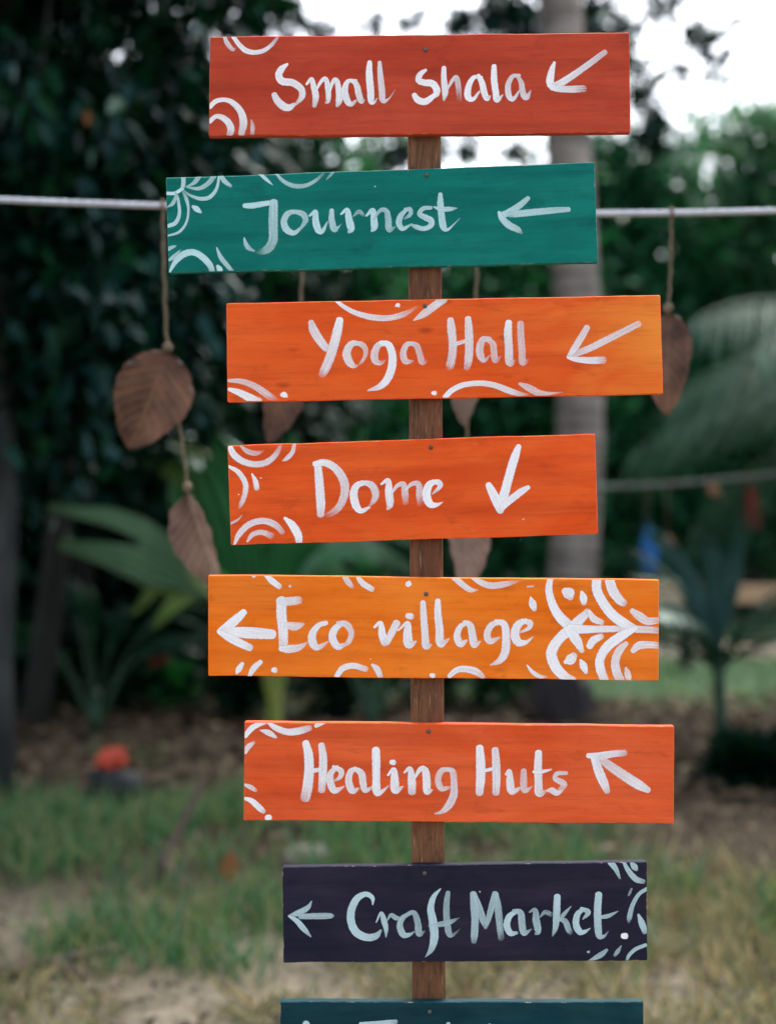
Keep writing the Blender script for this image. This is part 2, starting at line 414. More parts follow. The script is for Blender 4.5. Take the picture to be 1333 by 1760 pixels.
# ------------------------------------------------------------------ ground: one sheet to the horizon, gently uneven near the camera
def build_ground():
    xs = np.concatenate([[-600, -200, -80, -40, -20], np.linspace(-10, 10, 61), [20, 40, 80, 200, 600]])
    ys = np.concatenate([[-600, -100, -30, -10, -2], np.linspace(0, 22, 67), [30, 45, 80, 200, 600]])
    X, Y = np.meshgrid(xs, ys)
    Z = np.zeros_like(X)
    for i in range(X.shape[0]):
        for j in range(X.shape[1]):
            x, y = X[i, j], Y[i, j]
            if abs(x) <= 10 and 0 <= y <= 22:
                Z[i, j] = ground_z(x, y)
    V = np.stack([X.ravel(), Y.ravel(), Z.ravel()], 1)
    n, m = X.shape
    idx = np.arange(n * m).reshape(n, m)
    F = np.stack([idx[:-1, :-1].ravel(), idx[:-1, 1:].ravel(), idx[1:, 1:].ravel(), idx[1:, :-1].ravel()], 1)
    o = link('ground', mesh_np('ground', V, [F]), M['ground'])
    tag(o, kind='structure', label='sandy ground with leaf litter and lawn behind')
def ground_z(x, y):
    if abs(x) > 10 or y < 0 or y > 22: return 0.0
    e = min(1, (10 - abs(x)) / 2, y / 2, (22 - y) / 2)
    return 0.045 * e * mnoise.noise(Vector((x * 0.7, y * 0.7, 3.1))) + 0.015 * e * mnoise.noise(Vector((x * 2.9, y * 2.9, 1.1)))
build_ground()

# ------------------------------------------------------------------ leaves, trees
def unit(a):
    return a / np.maximum(np.linalg.norm(a, axis=1, keepdims=True), 1e-9)
def leaf_cloud(name, C, D, N, L, Wd, mat, parent=None, shape='hex', fold=0.18, droop=0.12):
    """one mesh of many leaves: C base points, D directions, N rough normals"""
    D = unit(D); S = unit(np.cross(D, N)); U = np.cross(S, D)
    L = L[:, None]; Wd = Wd[:, None]; k = len(C)
    if shape == 'hex':
        prof = [(0, 0), (.3, .5), (.3, 0), (.3, -.5), (.72, .36), (.72, 0), (.72, -.36), (1, 0)]
        F3 = [(0, 2, 1), (0, 3, 2), (4, 5, 7), (5, 6, 7)]; F4 = [(1, 2, 5, 4), (2, 3, 6, 5)]
    else:
        prof = [(0, 0), (.45, .5), (1, 0), (.45, -.5)]
        F3 = [(0, 2, 1), (0, 3, 2)]; F4 = []
    P_ = []
    for t, w in prof:
        P_.append(C + D * L * t + S * Wd * w + U * (abs(w) * Wd * 2 * fold - L * droop * t * t))
    V = np.stack(P_, 1).reshape(-1, 3); m = len(prof)
    base = (np.arange(k) * m)[:, None]
    faces = []
    for f in F3: faces.append(base + np.array(f)[None])
    for f in F4: faces.append(base + np.array(f)[None])
    # order faces leaf-independent; islands stay per leaf
    return link(name, mesh_np(name, V, faces), mat, parent, smooth=False)

def rand_unit(n):
    v = NR.normal(size=(n, 3)); return unit(v)

def clumps_in(blobs, n_clumps, surf=0.55):
    """clump centres spread through ellipsoids [(centre, (rx,ry,rz))], denser near their surface"""
    vol = np.array([b[1][0] * b[1][1] * b[1][2] for b in blobs]); vol = vol ** (2 / 3); vol /= vol.sum()
    ids = NR.choice(len(blobs), n_clumps, p=vol)
    u = rand_unit(n_clumps) * (NR.random((n_clumps, 1)) ** (1 / 3) * (1 - surf) + surf * NR.random((n_clumps, 1)) ** 0.2)
    C = np.array([blobs[i][0] for i in ids], dtype=float); R = np.array([blobs[i][1] for i in ids], dtype=float)
    return C + u * R, u

def crown(name, blobs, n_clumps, per, clump_r, L, Wd, mat, parent, shape='hex', droop_dir=-0.35, surf=0.55, zmin=0.15):
    cc, cu = clumps_in(blobs, n_clumps, surf)
    n = n_clumps * per
    base = np.repeat(cc, per, 0); out = np.repeat(cu, per, 0)
    C = base + NR.normal(size=(n, 3)) * np.array([clump_r, clump_r, clump_r * 0.8])
    C[:, 2] = np.maximum(C[:, 2], zmin + 0.2 * NR.random(n))
    D = unit(out * 0.5 + rand_unit(n) * 0.9 + np.array([0, 0, droop_dir]))
    N = unit(rand_unit(n) * 0.8 + np.array([0, 0, 1.0]) + out * 0.3)
    l = L * (0.65 + 0.7 * NR.random(n)); w = Wd * (0.7 + 0.6 * NR.random(n))
    leaf_cloud(name, C, D, N, l, w, mat, parent, shape)
    return cc

def trunk_with_limbs(base, top, r0, r1, targets, mat, parent, n_limb=10, sides=9, wob=0.12, lean=None):
    mb = MB(); base = Vector(base); top = Vector(top)
    pts = []; m = 9
    for i in range(m):
        t = i / (m - 1)
        p = base.lerp(top, t) + Vector((mnoise.noise(Vector((t * 2.3, base.x, base.y))), mnoise.noise(Vector((t * 2.1, base.y, 5))), 0)) * wob * math.sin(math.pi * min(1, t * 1.1))
        pts.append(p)
    rr = [(r0 + (r1 - r0) * (i / (m - 1)) ** 0.8) * (1.35 if i == 0 else 1) for i in range(m)]
    pts[0] = pts[0] - Vector((0, 0, 0.12))
    mb.tube(pts, rr, sides)
    tg = list(targets); RNG.shuffle(tg)
    for c in tg[:n_limb]:
        c = Vector(c); i = RNG.randint(m // 2, m - 1); s = pts[i]
        mid = s.lerp(c, 0.5) + Vector((RNG.uniform(-.2, .2), RNG.uniform(-.2, .2), RNG.uniform(.05, .35)))
        q = spline([tuple(s), tuple(mid), tuple(c)], 5)
        r = rr[i] * 0.5
        mb.tube([Vector(x) for x in q], list(np.linspace(r, 0.008, len(q))), 6)
    return mb.build('trunk', mat, parent)

def blob(px, py, d, rx, ry, rz):
    return (tuple(P(px, py, d)), (rx, ry, rz))

def tree(name, label, base, top, r0, blobs, n_clumps, per, clump_r, L, Wd, leafmat, barkmat, group=None, cat='tree', shape='hex', n_limb=12, surf=0.55, r1=None, droop=-0.35, zmin=0.15):
    t = empty(name, base, label, cat, group)
    cc = crown('crown', blobs, n_clumps, per, clump_r, L, Wd, leafmat, t, shape, droop, surf, zmin)
    trunk_with_limbs(base, top, r0, r1 or r0 * 0.45, cc, barkmat, t, n_limb)
    return t

# big dark broadleaf tree on the left (its trunk shows at the picture's left edge)
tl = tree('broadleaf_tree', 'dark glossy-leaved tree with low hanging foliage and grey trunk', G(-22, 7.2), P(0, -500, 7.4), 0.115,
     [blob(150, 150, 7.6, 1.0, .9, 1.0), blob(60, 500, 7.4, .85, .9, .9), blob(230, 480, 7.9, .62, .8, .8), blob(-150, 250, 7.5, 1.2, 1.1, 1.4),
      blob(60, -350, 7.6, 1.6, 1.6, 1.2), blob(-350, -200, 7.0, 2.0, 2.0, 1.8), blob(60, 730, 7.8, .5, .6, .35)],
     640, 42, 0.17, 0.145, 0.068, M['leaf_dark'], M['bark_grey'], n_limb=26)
# one leaf in that tree has turned orange
ol = P(150, 208, 6.35)
leaf_cloud('orange_leaf', np.array([ol + Vector((0, 0, .05))]), np.array([[.05, 0, -1.]]), np.array([[0, -1., .2]]), np.array([.075]), np.array([.042]), M['leaf_orange'], tl)
# second dark tree just behind it, closing the gaps
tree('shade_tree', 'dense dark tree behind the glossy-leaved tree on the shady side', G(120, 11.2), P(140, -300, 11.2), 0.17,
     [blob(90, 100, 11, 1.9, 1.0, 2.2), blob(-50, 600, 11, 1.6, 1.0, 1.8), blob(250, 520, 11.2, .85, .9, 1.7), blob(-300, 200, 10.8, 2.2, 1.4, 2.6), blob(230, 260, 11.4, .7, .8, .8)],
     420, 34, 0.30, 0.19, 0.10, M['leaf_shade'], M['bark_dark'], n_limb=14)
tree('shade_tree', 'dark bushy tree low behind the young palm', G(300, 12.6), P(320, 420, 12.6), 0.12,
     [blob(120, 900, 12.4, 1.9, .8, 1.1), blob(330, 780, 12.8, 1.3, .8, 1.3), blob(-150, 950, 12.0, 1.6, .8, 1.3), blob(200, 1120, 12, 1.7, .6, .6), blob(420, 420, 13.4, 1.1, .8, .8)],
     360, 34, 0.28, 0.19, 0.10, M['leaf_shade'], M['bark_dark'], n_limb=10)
# unseen tree added out of the picture at left to block sky light: its crown spreads overhead and keeps the left side in shade
tree('added_canopy_tree', 'added unseen shade tree with a wide crown spreading over the dark left side', (-5.2, 9.0, 0), (-4.6, 8.8, 5.6), 0.22,
     [((-4.4, 8.8, 6.6), (2.8, 2.8, 1.3)), ((-2.9, 9.4, 5.9), (1.3, 1.6, .6)), ((-5.6, 6.4, 5.6), (1.8, 1.8, 1.3))],
     260, 34, 0.32, 0.2, 0.11, M['leaf_shade'], M['bark_dark'], n_limb=16)

# ------------------------------------------------------------------ trees in the back, middle and right
BG = 'trees at the back of the clearing'
def back_tree(px, d, ytop, ybot, half_px, mat, bark, label, ncl=200, per=30, L=.2, Wd=.11, name='leafy_tree', seed_shift=0, surf=.5):
    s = d / FPX
    ztop = CAM_Z - (ytop - 880) * s; zbot = max(.25, CAM_Z - (ybot - 880) * s)
    hw = half_px * s; zc = (ztop + zbot) / 2; hz = (ztop - zbot) / 2
    x = (px - 666.5) * s
    bl = [((x, d, zc - hz * .25), (hw, hw * .7, hz * .72))]
    for k in range(5):
        a = RNG.uniform(0, 6.28)
        bl.append(((x + math.cos(a) * hw * .6, d + RNG.uniform(-.4, .4), zc + RNG.uniform(-.5, .62) * hz), (hw * RNG.uniform(.35, .55), hw * .45, hz * RNG.uniform(.22, .36))))
    bl.append(((x, d, ztop - hz * .3), (hw * .5, hw * .5, hz * .3)))
    return tree(name, label, (x, d, 0), (x + RNG.uniform(-.2, .2), d, zc + hz * .4), 0.05 * (ztop ** .6), bl, ncl, per, .28, L, Wd, mat, bark, BG, n_limb=12, surf=surf, shape='diamond')
back_tree(480, 15.0, 165, 1010, 190, M['leaf_mid'], M['bark_dark'], 'mid green tree rising behind the post left of the young palm', 330, 36)
back_tree(640, 18.0, 205, 1020, 170, M['leaf_pale'], M['bark_grey'], 'pale green tree behind the post', 230, 34)
back_tree(840, 17.0, 300, 1040, 170, M['leaf_mid'], M['bark_dark'], 'mid green tree just behind the grey palm trunk', 300, 36)
back_tree(1080, 19.0, 200, 1030, 150, M['leaf_mid'], M['bark_dark'], 'round mid green tree between the grey palm trunk and the pale tree', 330, 36)
back_tree(1290, 20.0, 165, 1000, 170, M['leaf_pale'], M['bark_grey'], 'tall pale green tree behind the feathery palm fronds', 400, 36)
back_tree(1560, 19.0, 150, 1000, 200, M['leaf_mid'], M['bark_dark'], 'mid green tree beyond the wooden rail', 220, 32)
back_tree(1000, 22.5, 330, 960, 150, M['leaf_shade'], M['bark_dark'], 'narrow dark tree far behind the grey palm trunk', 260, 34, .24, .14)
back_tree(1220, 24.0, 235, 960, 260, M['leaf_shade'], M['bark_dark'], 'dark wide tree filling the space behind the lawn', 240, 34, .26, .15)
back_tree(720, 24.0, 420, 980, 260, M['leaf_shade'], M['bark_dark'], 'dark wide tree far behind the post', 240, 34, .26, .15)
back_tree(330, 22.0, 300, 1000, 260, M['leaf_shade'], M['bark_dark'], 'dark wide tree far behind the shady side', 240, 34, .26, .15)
for k_, (px_, d_, yt_, m_, lb_) in enumerate([(1850, 18, 190, 'leaf_mid', 'broad green tree past the end of the rail, next to the lawn'), (2150, 20, 150, 'leaf_pale', 'pale tree at the far end of the lawn'), (2480, 19, 180, 'leaf_mid', 'green tree at the outer corner of the lawn'), (-350, 16, 150, 'leaf_shade', 'dark tree beyond the added shade tree')]):
    back_tree(px_, d_, yt_, 1000, 220, M[m_], M['bark_dark'], lb_, 220, 32)
# far wood that reads as one dark mass behind them
def far_wood():
    n = 9000
    X = NR.uniform(-26, 30, n); Y = NR.uniform(30, 36, n)
    Zt = 4.2 + 1.4 * np.sin(X * .7) + .8 * np.sin(X * 1.9 + 1)
    Z = NR.random(n) * Zt
    C = np.stack([X, Y, Z], 1)
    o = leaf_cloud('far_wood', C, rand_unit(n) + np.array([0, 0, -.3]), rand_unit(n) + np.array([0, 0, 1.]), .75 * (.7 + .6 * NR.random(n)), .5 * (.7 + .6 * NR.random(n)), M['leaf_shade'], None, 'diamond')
    tag(o, 'dark distant wood behind the clearing', 'wood', kind='stuff')
far_wood()

# twigs hanging into the top of the picture from crowns above it
def overhang(label, base, top, r, sprays, leafmat, bark):
    """tree whose crown is above the frame; sprays = list of (px,py,d,spread_m,n) hanging leaf sprays"""
    t = empty('overhanging_tree', base, label, 'tree')
    Cs = []; mb = MB()
    top = Vector(top)
    tr = [Vector(base) - Vector((0, 0, .1)), Vector(base).lerp(top, .5) + Vector((.12, .05, 0)), top]
    q = spline([tuple(x) for x in tr], 6)
    mb.tube([Vector(x) for x in q], list(np.linspace(r, r * .5, len(q))), 9)
    for (px, py, d, sp, n) in sprays:
        c = P(px, py, d)
        s0 = Vector(q[-2])
        mid = s0.lerp(c, .6) + Vector((0, 0, .5))
        b = spline([tuple(s0), tuple(mid), tuple(c)], 6)
        mb.tube([Vector(x) for x in b], list(np.linspace(r * .3, .006, len(b))), 6)
        tw = 7
        for k in range(tw):
            e = c + Vector((RNG.gauss(0, sp), RNG.gauss(0, sp), RNG.gauss(-.2 * sp, sp * .7)))
            mb.tube([c.lerp(e, x) + Vector((0, 0, .04 * math.sin(x * 3.1))) for x in (0, .5, 1)], [.006, .004, .002], 4)
            for j in range(n // tw):
                x = RNG.random()
                Cs.append(tuple(c.lerp(e, x) + Vector((RNG.gauss(0, .05), RNG.gauss(0, .05), RNG.gauss(0, .05)))))
    C = np.array(Cs); m = len(C)
    leaf_cloud('crown', C, rand_unit(m) + np.array([0, 0, -.6]), rand_unit(m) * .7 + np.array([0, 0, 1.]), .15 * (.7 + .6 * NR.random(m)), .062 * (.7 + .6 * NR.random(m)), leafmat, t)
    mb.build('trunk', bark, t)
    return t
overhang('tree beyond the palms whose leafy twigs hang against the white sky', (6.4, 12.5, 0), (5.6, 12.2, 6.6), .16,
         [(1190, 55, 11.5, .17, 55), (1240, 95, 11.5, .16, 48), (1150, 15, 11.6, .14, 36), (1170, 120, 11.5, .10, 24), (1225, 60, 11.5, .16, 30), (1130, -60, 11.5, .3, 150), (1330, -160, 11.5, .5, 260)],
         M['leaf_dark'], M['bark_dark'])
overhang('tree behind the grey palm trunk with twigs reaching above the red board', (1.72, 13.4, 0), (1.66, 13.2, 6.4), .12,
         [(850, 15, 12.8, .22, 190), (790, 25, 12.8, .14, 70), (905, 35, 12.8, .14, 90), (1030, 20, 12.8, .18, 110), (1080, 45, 12.8, .12, 60), (1105, 150, 13, .16, 110), (1110, 215, 13, .2, 150), (1075, 90, 13, .16, 80), (860, -90, 12.8, .5, 300), (1010, 60, 12.8, .12, 60),
          (800, 255, 13.2, .14, 60), (745, 250, 13.2, .14, 90), (560, 45, 13, .14, 46), (640, 40, 13, .14, 46), (520, 30, 13, .12, 30), (710, 35, 13, .14, 46), (880, 262, 13.2, .14, 60), (690, 262, 13.2, .14, 90)],
         M['leaf_dark'], M['bark_dark'])
overhang('slim dark tree on the shady side with a twig over the red board corner', (-2.3, 9.2, 0), (-1.9, 9.0, 5.3), .09,
         [(430, 12, 8.8, .10, 70), (398, 45, 8.8, .05, 22), (465, -30, 8.8, .2, 100), (330, 120, 8.9, .12, 100), (345, 200, 8.9, .14, 110), (330, 300, 8.9, .2, 170), (300, 60, 8.9, .16, 120)],
         M['leaf_dark'], M['bark_dark'])

# ------------------------------------------------------------------ shrubs and undergrowth
def shrub(name, label, px, d, h, hw, mat, n, L=.12, Wd=.06, group='shrubs under the trees', shape='diamond'):
    b = G(px, d); t = empty(name, b, label, 'shrub', group)
    mb = MB(); Cs = []; Os = []
    for k in range(max(6, n // 45)):
        a = RNG.uniform(0, 6.28); r = hw * RNG.random() ** .6
        tip = Vector((b.x + math.cos(a) * r, b.y + math.sin(a) * r * .7, h * RNG.uniform(.45, 1)))
        mid = Vector((b.x + math.cos(a) * r * .35, b.y + math.sin(a) * r * .3, tip.z * .6))
        q = spline([(b.x, b.y, -.03), tuple(mid), tuple(tip)], 4)
        mb.tube([Vector(x) for x in q], list(np.linspace(.014, .004, len(q))), 5)
        for j in range(45):
            x = RNG.uniform(.3, 1); p = Vector(q[min(len(q) - 1, int(x * (len(q) - 1) + .5))])
            Cs.append((p.x + RNG.gauss(0, hw * .16), p.y + RNG.gauss(0, hw * .16), max(.03, p.z + RNG.gauss(0, h * .09))))
    C = np.array(Cs); m = len(C)
    D = unit(C - np.array([b.x, b.y, h * .3])) + rand_unit(m) * .8
    leaf_cloud('foliage', C, D, rand_unit(m) * .7 + np.array([0, 0, 1.]), L * (.6 + .8 * NR.random(m)), Wd * (.7 + .6 * NR.random(m)), mat, t, shape)
    mb.build('stem', M['bark_dark'], t)
    return t
shrub('leafy_shrub', 'low bright green shrub in the dark behind the grey trunk', 95, 10.6, .40, .24, M['leaf_bright'], 180, .1, .06)
rs = shrub('leafy_shrub', 'bright green shrub carrying a red flower beside the orange board', 298, 10.4, .38, .2, M['leaf_bright'], 180, .13, .09)
rp = P(272, 1132, 10.1); k = 16
leaf_cloud('flower', np.array([rp] * k) + NR.normal(size=(k, 3)) * .018, rand_unit(k) + np.array([0, -.5, .3]), rand_unit(k) + np.array([0, -1., .3]), np.full(k, .065), np.full(k, .045), M['leaf_red'], rs)
SHR = [(25, 10.2, .75, .5, 'leaf_shade', 'low dark shrub at the foot of the grey trunk'), (190, 10.3, .7, .5, 'leaf_shade', 'low dark shrub between the two bright green shrubs'),
       (395, 10.0, .65, .45, 'leaf_shade', 'low dark shrub at the foot of the young palm'), (590, 10.1, .6, .45, 'leaf_shade', 'low dark shrub right of the young palm foot'),
       (740, 10.3, .65, .45, 'leaf_shade', 'low dark shrub straight behind the post'), (870, 10.4, .6, .4, 'leaf_mid', 'low green shrub at the foot of the grey palm trunk'),
       (700, 12.6, 1.1, .7, 'leaf_shade', 'dark shrub behind the post base'), (860, 12.4, .9, .6, 'leaf_shade', 'dark shrub left of the grey palm trunk'),
       (590, 11.8, .9, .5, 'leaf_mid', 'mid green shrub between the young palm and the post'),
       (1085, 21, 1.7, .9, 'leaf_mid', 'mid green shrub at the far side of the lawn beside the palm trunk'),
       (1200, 22, 1.6, 1.1, 'leaf_shade', 'dark shrub at the far side of the lawn behind the blue cloth'),
       (1330, 21.5, 1.5, 1.0, 'leaf_shade', 'dark shrub at the far side of the lawn behind the wooden rail'),
       (1500, 19, 1.6, 1.1, 'leaf_mid', 'mid green shrub past the end of the wooden rail'),
       (60, 12, 1.1, .9, 'leaf_shade', 'dark shrub behind the low bright green shrub'),
       (400, 11.6, 1.0, .6, 'leaf_shade', 'dark shrub behind the young palm'),
       (1275, 7.6, .20, .2, 'leaf_shade', 'low dark leaves added to stand for the dark hollow near the stem of the dark palm sapling')]  # added clump; its dark leaves stand for the shade in a hollow
for (px, d, h, hw, mt, lb) in SHR:
    shrub('leafy_shrub', lb, px, d, h, hw, M[mt], 420, .16, .08)

# ------------------------------------------------------------------ coconut palm with the grey trunk
def frond(parent, start, dirv, length, droop, leaflet, mat, mat_r, n=46, name='frond', w=.035, hang=.5):
    """feathery palm frond: arching rachis with two rows of narrow leaflets"""
    s = Vector(start); d = Vector(dirv).normalized(); pts = []
    p = s.copy(); m = 16; step = length / (m - 1); dd = d.copy()
    for i in range(m):
        pts.append(p.copy()); dd = (dd + Vector((0, 0, -droop / m))).normalized(); p = p + dd * step
    q = spline([tuple(x) for x in pts], 3)
    C = []; D = []; N = []; L = []
    for i in range(n):
        t = .12 + .88 * i / (n - 1); f = t * (len(q) - 1); a = int(min(f, len(q) - 2))
        pos = Vector(q[a]).lerp(Vector(q[a + 1]), f - a); tan = (Vector(q[a + 1]) - Vector(q[a])).normalized()
        side = tan.cross(Vector((0, 0, 1)))
        side = side.normalized() if side.length > .05 else Vector((1, 0, 0))
        for sg in (-1, 1):
            dv = side * sg * .8 + tan * (.55 + .5 * t) + Vector((0, 0, -hang + RNG.uniform(-.12, .12)))
            C.append(tuple(pos)); D.append(tuple(dv)); N.append(tuple(tan.cross(side) * -1 + Vector((RNG.uniform(-.3, .3), RNG.uniform(-.3, .3), .6))))
            L.append(leaflet * (math.sin(math.pi * (.12 + .80 * t)) ** .6) * RNG.uniform(.85, 1.1))
    fr = leaf_cloud(name, np.array(C), np.array(D), np.array(N), np.array(L), np.full(len(C), w), mat, parent, 'hex', .1, .22)
    mb = MB(); mb.tube([Vector(x) for x in q], list(np.linspace(.022, .004, len(q))), 6)
    o = mb.build('rachis', mat_r, None)
    o.parent = fr; o.matrix_parent_inverse = parent_matrix(fr).inverted()
    return fr

def coconut_palm(label, path, r, crown_n, flen, mat, trunkmat, start_ang=0.0, skip=None, elev=(.1, .9)):
    base = Vector(path[0]); t = empty('coconut_palm', (base.x, base.y, 0), label, 'palm tree')
    q = spline([tuple(x) for x in path], 14)
    # ringed trunk: leaf scars every ~9 cm
    pts = []; rr = []; acc = 0
    for i in range(len(q) - 1):
        a, b = Vector(q[i]), Vector(q[i + 1]); k = max(2, int((b - a).length / .03))
        for j in range(k):
            pts.append(a.lerp(b, j / k))
    for i, p in enumerate(pts):
        z = p.z; ph = (z / .085) % 1.0
        rr.append(r * (1 - .18 * min(1, max(0, z) / 8)) * (1.0 + .06 * (1 - ph) + .03 * mnoise.noise(Vector((0, 0, z * 3)))))
    mb = MB(); mb.tube(pts, rr, 18); mb.build('trunk', trunkmat, t)
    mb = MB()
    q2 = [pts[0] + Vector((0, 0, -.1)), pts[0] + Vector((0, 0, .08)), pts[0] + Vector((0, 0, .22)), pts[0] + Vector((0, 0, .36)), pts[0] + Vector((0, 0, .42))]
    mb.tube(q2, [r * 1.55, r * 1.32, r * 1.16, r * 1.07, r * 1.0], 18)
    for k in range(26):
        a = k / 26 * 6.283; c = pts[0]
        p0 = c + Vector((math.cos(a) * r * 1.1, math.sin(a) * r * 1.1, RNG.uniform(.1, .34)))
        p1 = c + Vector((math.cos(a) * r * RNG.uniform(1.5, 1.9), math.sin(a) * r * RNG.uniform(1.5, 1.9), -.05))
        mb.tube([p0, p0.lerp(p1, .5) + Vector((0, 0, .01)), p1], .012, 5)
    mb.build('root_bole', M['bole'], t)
    top = pts[-1]
    for k in range(crown_n):
        a = start_ang + k * 2.399
        e = elev[0] + (elev[1] - elev[0]) * ((k * 7) % crown_n) / crown_n
        d = Vector((math.cos(a), math.sin(a), e))
        if skip and skip(d): continue
        frond(t, top, d, flen * RNG.uniform(.85, 1.1), 1.3, .62, mat, M['stalk'])
    return t, top
PD = 9.8
pth = [G(962, PD), P(976, 1080, PD), P(990, 880, PD), P(996, 700, PD), P(988, 480, PD), P(976, 250, PD), P(961, 0, PD), P(930, -500, PD), P(905, -1000, PD)]
coconut_palm('tall coconut palm with a bare grey ringed trunk behind the boards', pth, .168, 14, 3.0, M['frond_grey'], M['palm_trunk'])

# feathery palm at the right: trunk beyond the frame, fronds arching in
rp0 = G(1640, 9.4)
t2 = empty('coconut_palm', rp0, 'young coconut palm with feathery grey-green fronds arching beside the lawn', 'palm tree')
mb = MB(); mb.tube([rp0 + Vector((0, 0, -.1)), rp0 + Vector((-.05, 0, .8)), rp0 + Vector((-.1, 0, 1.7)), rp0 + Vector((-.1, 0, 2.3))], [.17, .14, .12, .1], 14); mb.build('trunk', M['palm_trunk'], t2)
ctop = rp0 + Vector((-.1, 0, 2.2))
for (dx, dy, dz, ln, dr) in [(-1, .1, .42, 2.1, 1.15), (-.75, -.65, .75, 2.2, 1.2), (-.85, -.5, .95, 2.3, 1.3), (-.6, -.8, .5, 2.1, 1.1), (-.9, -.3, .6, 2.1, 1.2), (-1, .5, .65, 2.2, 1.5), (-.6, .8, .9, 2.2, 1.3), (-.5, -.9, .8, 2.1, 1.2), (.4, -.9, .7, 2.0, 1.3), (.8, .2, .7, 2.1, 1.3), (.3, .9, .7, 2.1, 1.3), (-.15, .1, 1, 1.9, .5), (-1, .3, .0, 1.8, 1.0)]:
    frond(t2, ctop, (dx, dy, dz), ln, dr, .85, M['frond_grey'], M['rachis'], 50, w=.016, hang=.45)

# ------------------------------------------------------------------ broad pleated palm leaves (young palms)
def pleated_leaf(parent, pts, width, mat, name='leaf', split=.35, pleats=7, face=(0, -1, .3), stalk=None, stalk_len=.3, name_stalk='stalk'):
    """undivided young palm blade: pleated, notched at the tip; pts = world path from stalk base to tip"""
    q = spline([tuple(p) for p in pts], 8); n = len(q)
    i0 = int(stalk_len * (n - 1)); m = n - i0; cols = pleats * 2 + 1
    V = []; F = []
    face = Vector(face)
    for a in range(m):
        t = a / (m - 1); c = Vector(q[i0 + a])
        tan = (Vector(q[min(n - 1, i0 + a + 1)]) - Vector(q[max(0, i0 + a - 1)])).normalized()
        side = tan.cross(face); side = side.normalized() if side.length > 1e-3 else Vector((1, 0, 0))
        nor = side.cross(tan)
        wv = width * .5 * min(1, (t + .02) / .38) ** .75 * (1 - .62 * max(0, (t - .62) / .38) ** 1.6)
        for b in range(cols):
            v = b / (cols - 1) * 2 - 1
            zig = (1 if b % 2 else -1) * .012 * min(1, t * 4) * (width / .3)
            # two lobes diverge past the split
            ext = 0
            if t > 1 - split:
                u = (t - (1 - split)) / split
                ext = u * width * .22 * (1 if v >= 0 else -1)
                wv2 = wv * (1 - .55 * u) + .004
                lat = ext + v * wv2
                if abs(v) < 1e-6: lat = 0
            else: lat = v * wv
            back = -abs(v) * wv * .25
            V.append(tuple(c + side * lat + nor * (zig + back)))
    for a in range(m - 1):
        t = a / (m - 1)
        for b in range(cols - 1):
            if t >= 1 - split and b in (pleats - 1, pleats): continue
            F.append((a * cols + b, a * cols + b + 1, (a + 1) * cols + b + 1, (a + 1) * cols + b))
    me = bpy.data.meshes.new(name); me.from_pydata(V, [], F); me.update()
    lf = link(name, me, mat, parent, smooth=False)
    mb = MB(); mb.tube([Vector(x) for x in q[:i0 + 4]], list(np.linspace(.018, .007, i0 + 4)), 6)
    o = mb.build(name_stalk, stalk or M['stalk'], None); o.parent = lf; o.matrix_parent_inverse = parent_matrix(lf).inverted()
    return lf

YD = 8.9
yb = G(470, YD)
yp = empty('young_palm', yb, 'young palm with broad pleated pale green leaves behind the left board ends', 'palm')
def yl(pxs, w, mat, d0=0.0, d1=0.0, face=(0, -1, .3), split=.35, sl=.3):
    n = len(pxs)
    pts = [yb + Vector((RNG.uniform(-.04, .04), 0, .02))] + [P(x, y, YD + d0 + (d1 - d0) * (i + 1) / n) for i, (x, y) in enumerate(pxs)]
    pleated_leaf(yp, pts, w, mat, face=face, split=split, stalk_len=sl)
yl([(440, 1120), (330, 995), (225, 925), (95, 900)], .40, M['palm_pale'], 0, -1.7, (.1, -1, .5), .5, .45)
yl([(455, 1120), (400, 1010), (320, 990), (245, 1065)], .26, M['palm_yellow'], 0, -1.0, (.1, -1, .5), .3, .5)
yl([(450, 1100), (410, 950), (370, 830), (330, 760)], .62, M['palm_green'], 0, .1, (.15, -1, .25), .2, .35)
yl([(470, 1100), (470, 960), (500, 850), (540, 760)], .60, M['palm_green'], 0, .2, (-.1, -1, .25), .25, .4)
yl([(440, 1100), (400, 900), (330, 800), (255, 775)], .30, M['palm_yellow'], .1, .1, (0, -1, .6), .45, .5)
yl([(490, 1100), (560, 960), (640, 920), (720, 960)], .42, M['palm_pale'], 0, .2, (0, -.7, 1), .4, .4)
yl([(480, 1120), (520, 1010), (580, 960), (640, 1000)], .4, M['palm_green'], -.1, -.2, (0, -.7, 1), .4, .45)
yl([(500, 1110), (510, 1000), (600, 860), (650, 740)], .4, M['palm_green'], .2, .5, (-.2, -1, .3), .3, .4)
mb = MB()
mb.tube([yb + Vector((0, 0, -.08)), yb + Vector((0, 0, .15)), yb + Vector((0, 0, .35))], [.06, .055, .035], 9); mb.build('stem', M['stalk'], yp)

# dark glossy palm sapling at the right
SD = 7.9
sb = G(1237, SD)
sp_ = empty('palm_sapling', sb, 'dark glossy palm sapling with a slim stem beside the orange boards', 'palm')
mb = MB(); mb.tube([sb + Vector((0, 0, -.08)), P(1238, 1260, SD), P(1236, 1180, SD), P(1232, 1130, SD)], [.052, .036, .034, .04], 10); mb.build('stem', M['stalk_dark'], sp_)
s0 = P(1234, 1150, SD)
def sl_(pxs, w, d1=0.0, face=(0, -1, .3), split=.3, st=.12, mat='palm_dark'):
    n = len(pxs)
    pts = [s0] + [P(x, y, SD + d1 * (i + 1) / n) for i, (x, y) in enumerate(pxs)]
    pleated_leaf(sp_, pts, w, M[mat], face=face, split=split, stalk=M['stalk_dark'], stalk_len=st)
sl_([(1205, 1050), (1165, 960), (1100, 895)], .11, -.3, (-.3, -1, .9), .25, mat='palm_sheen')
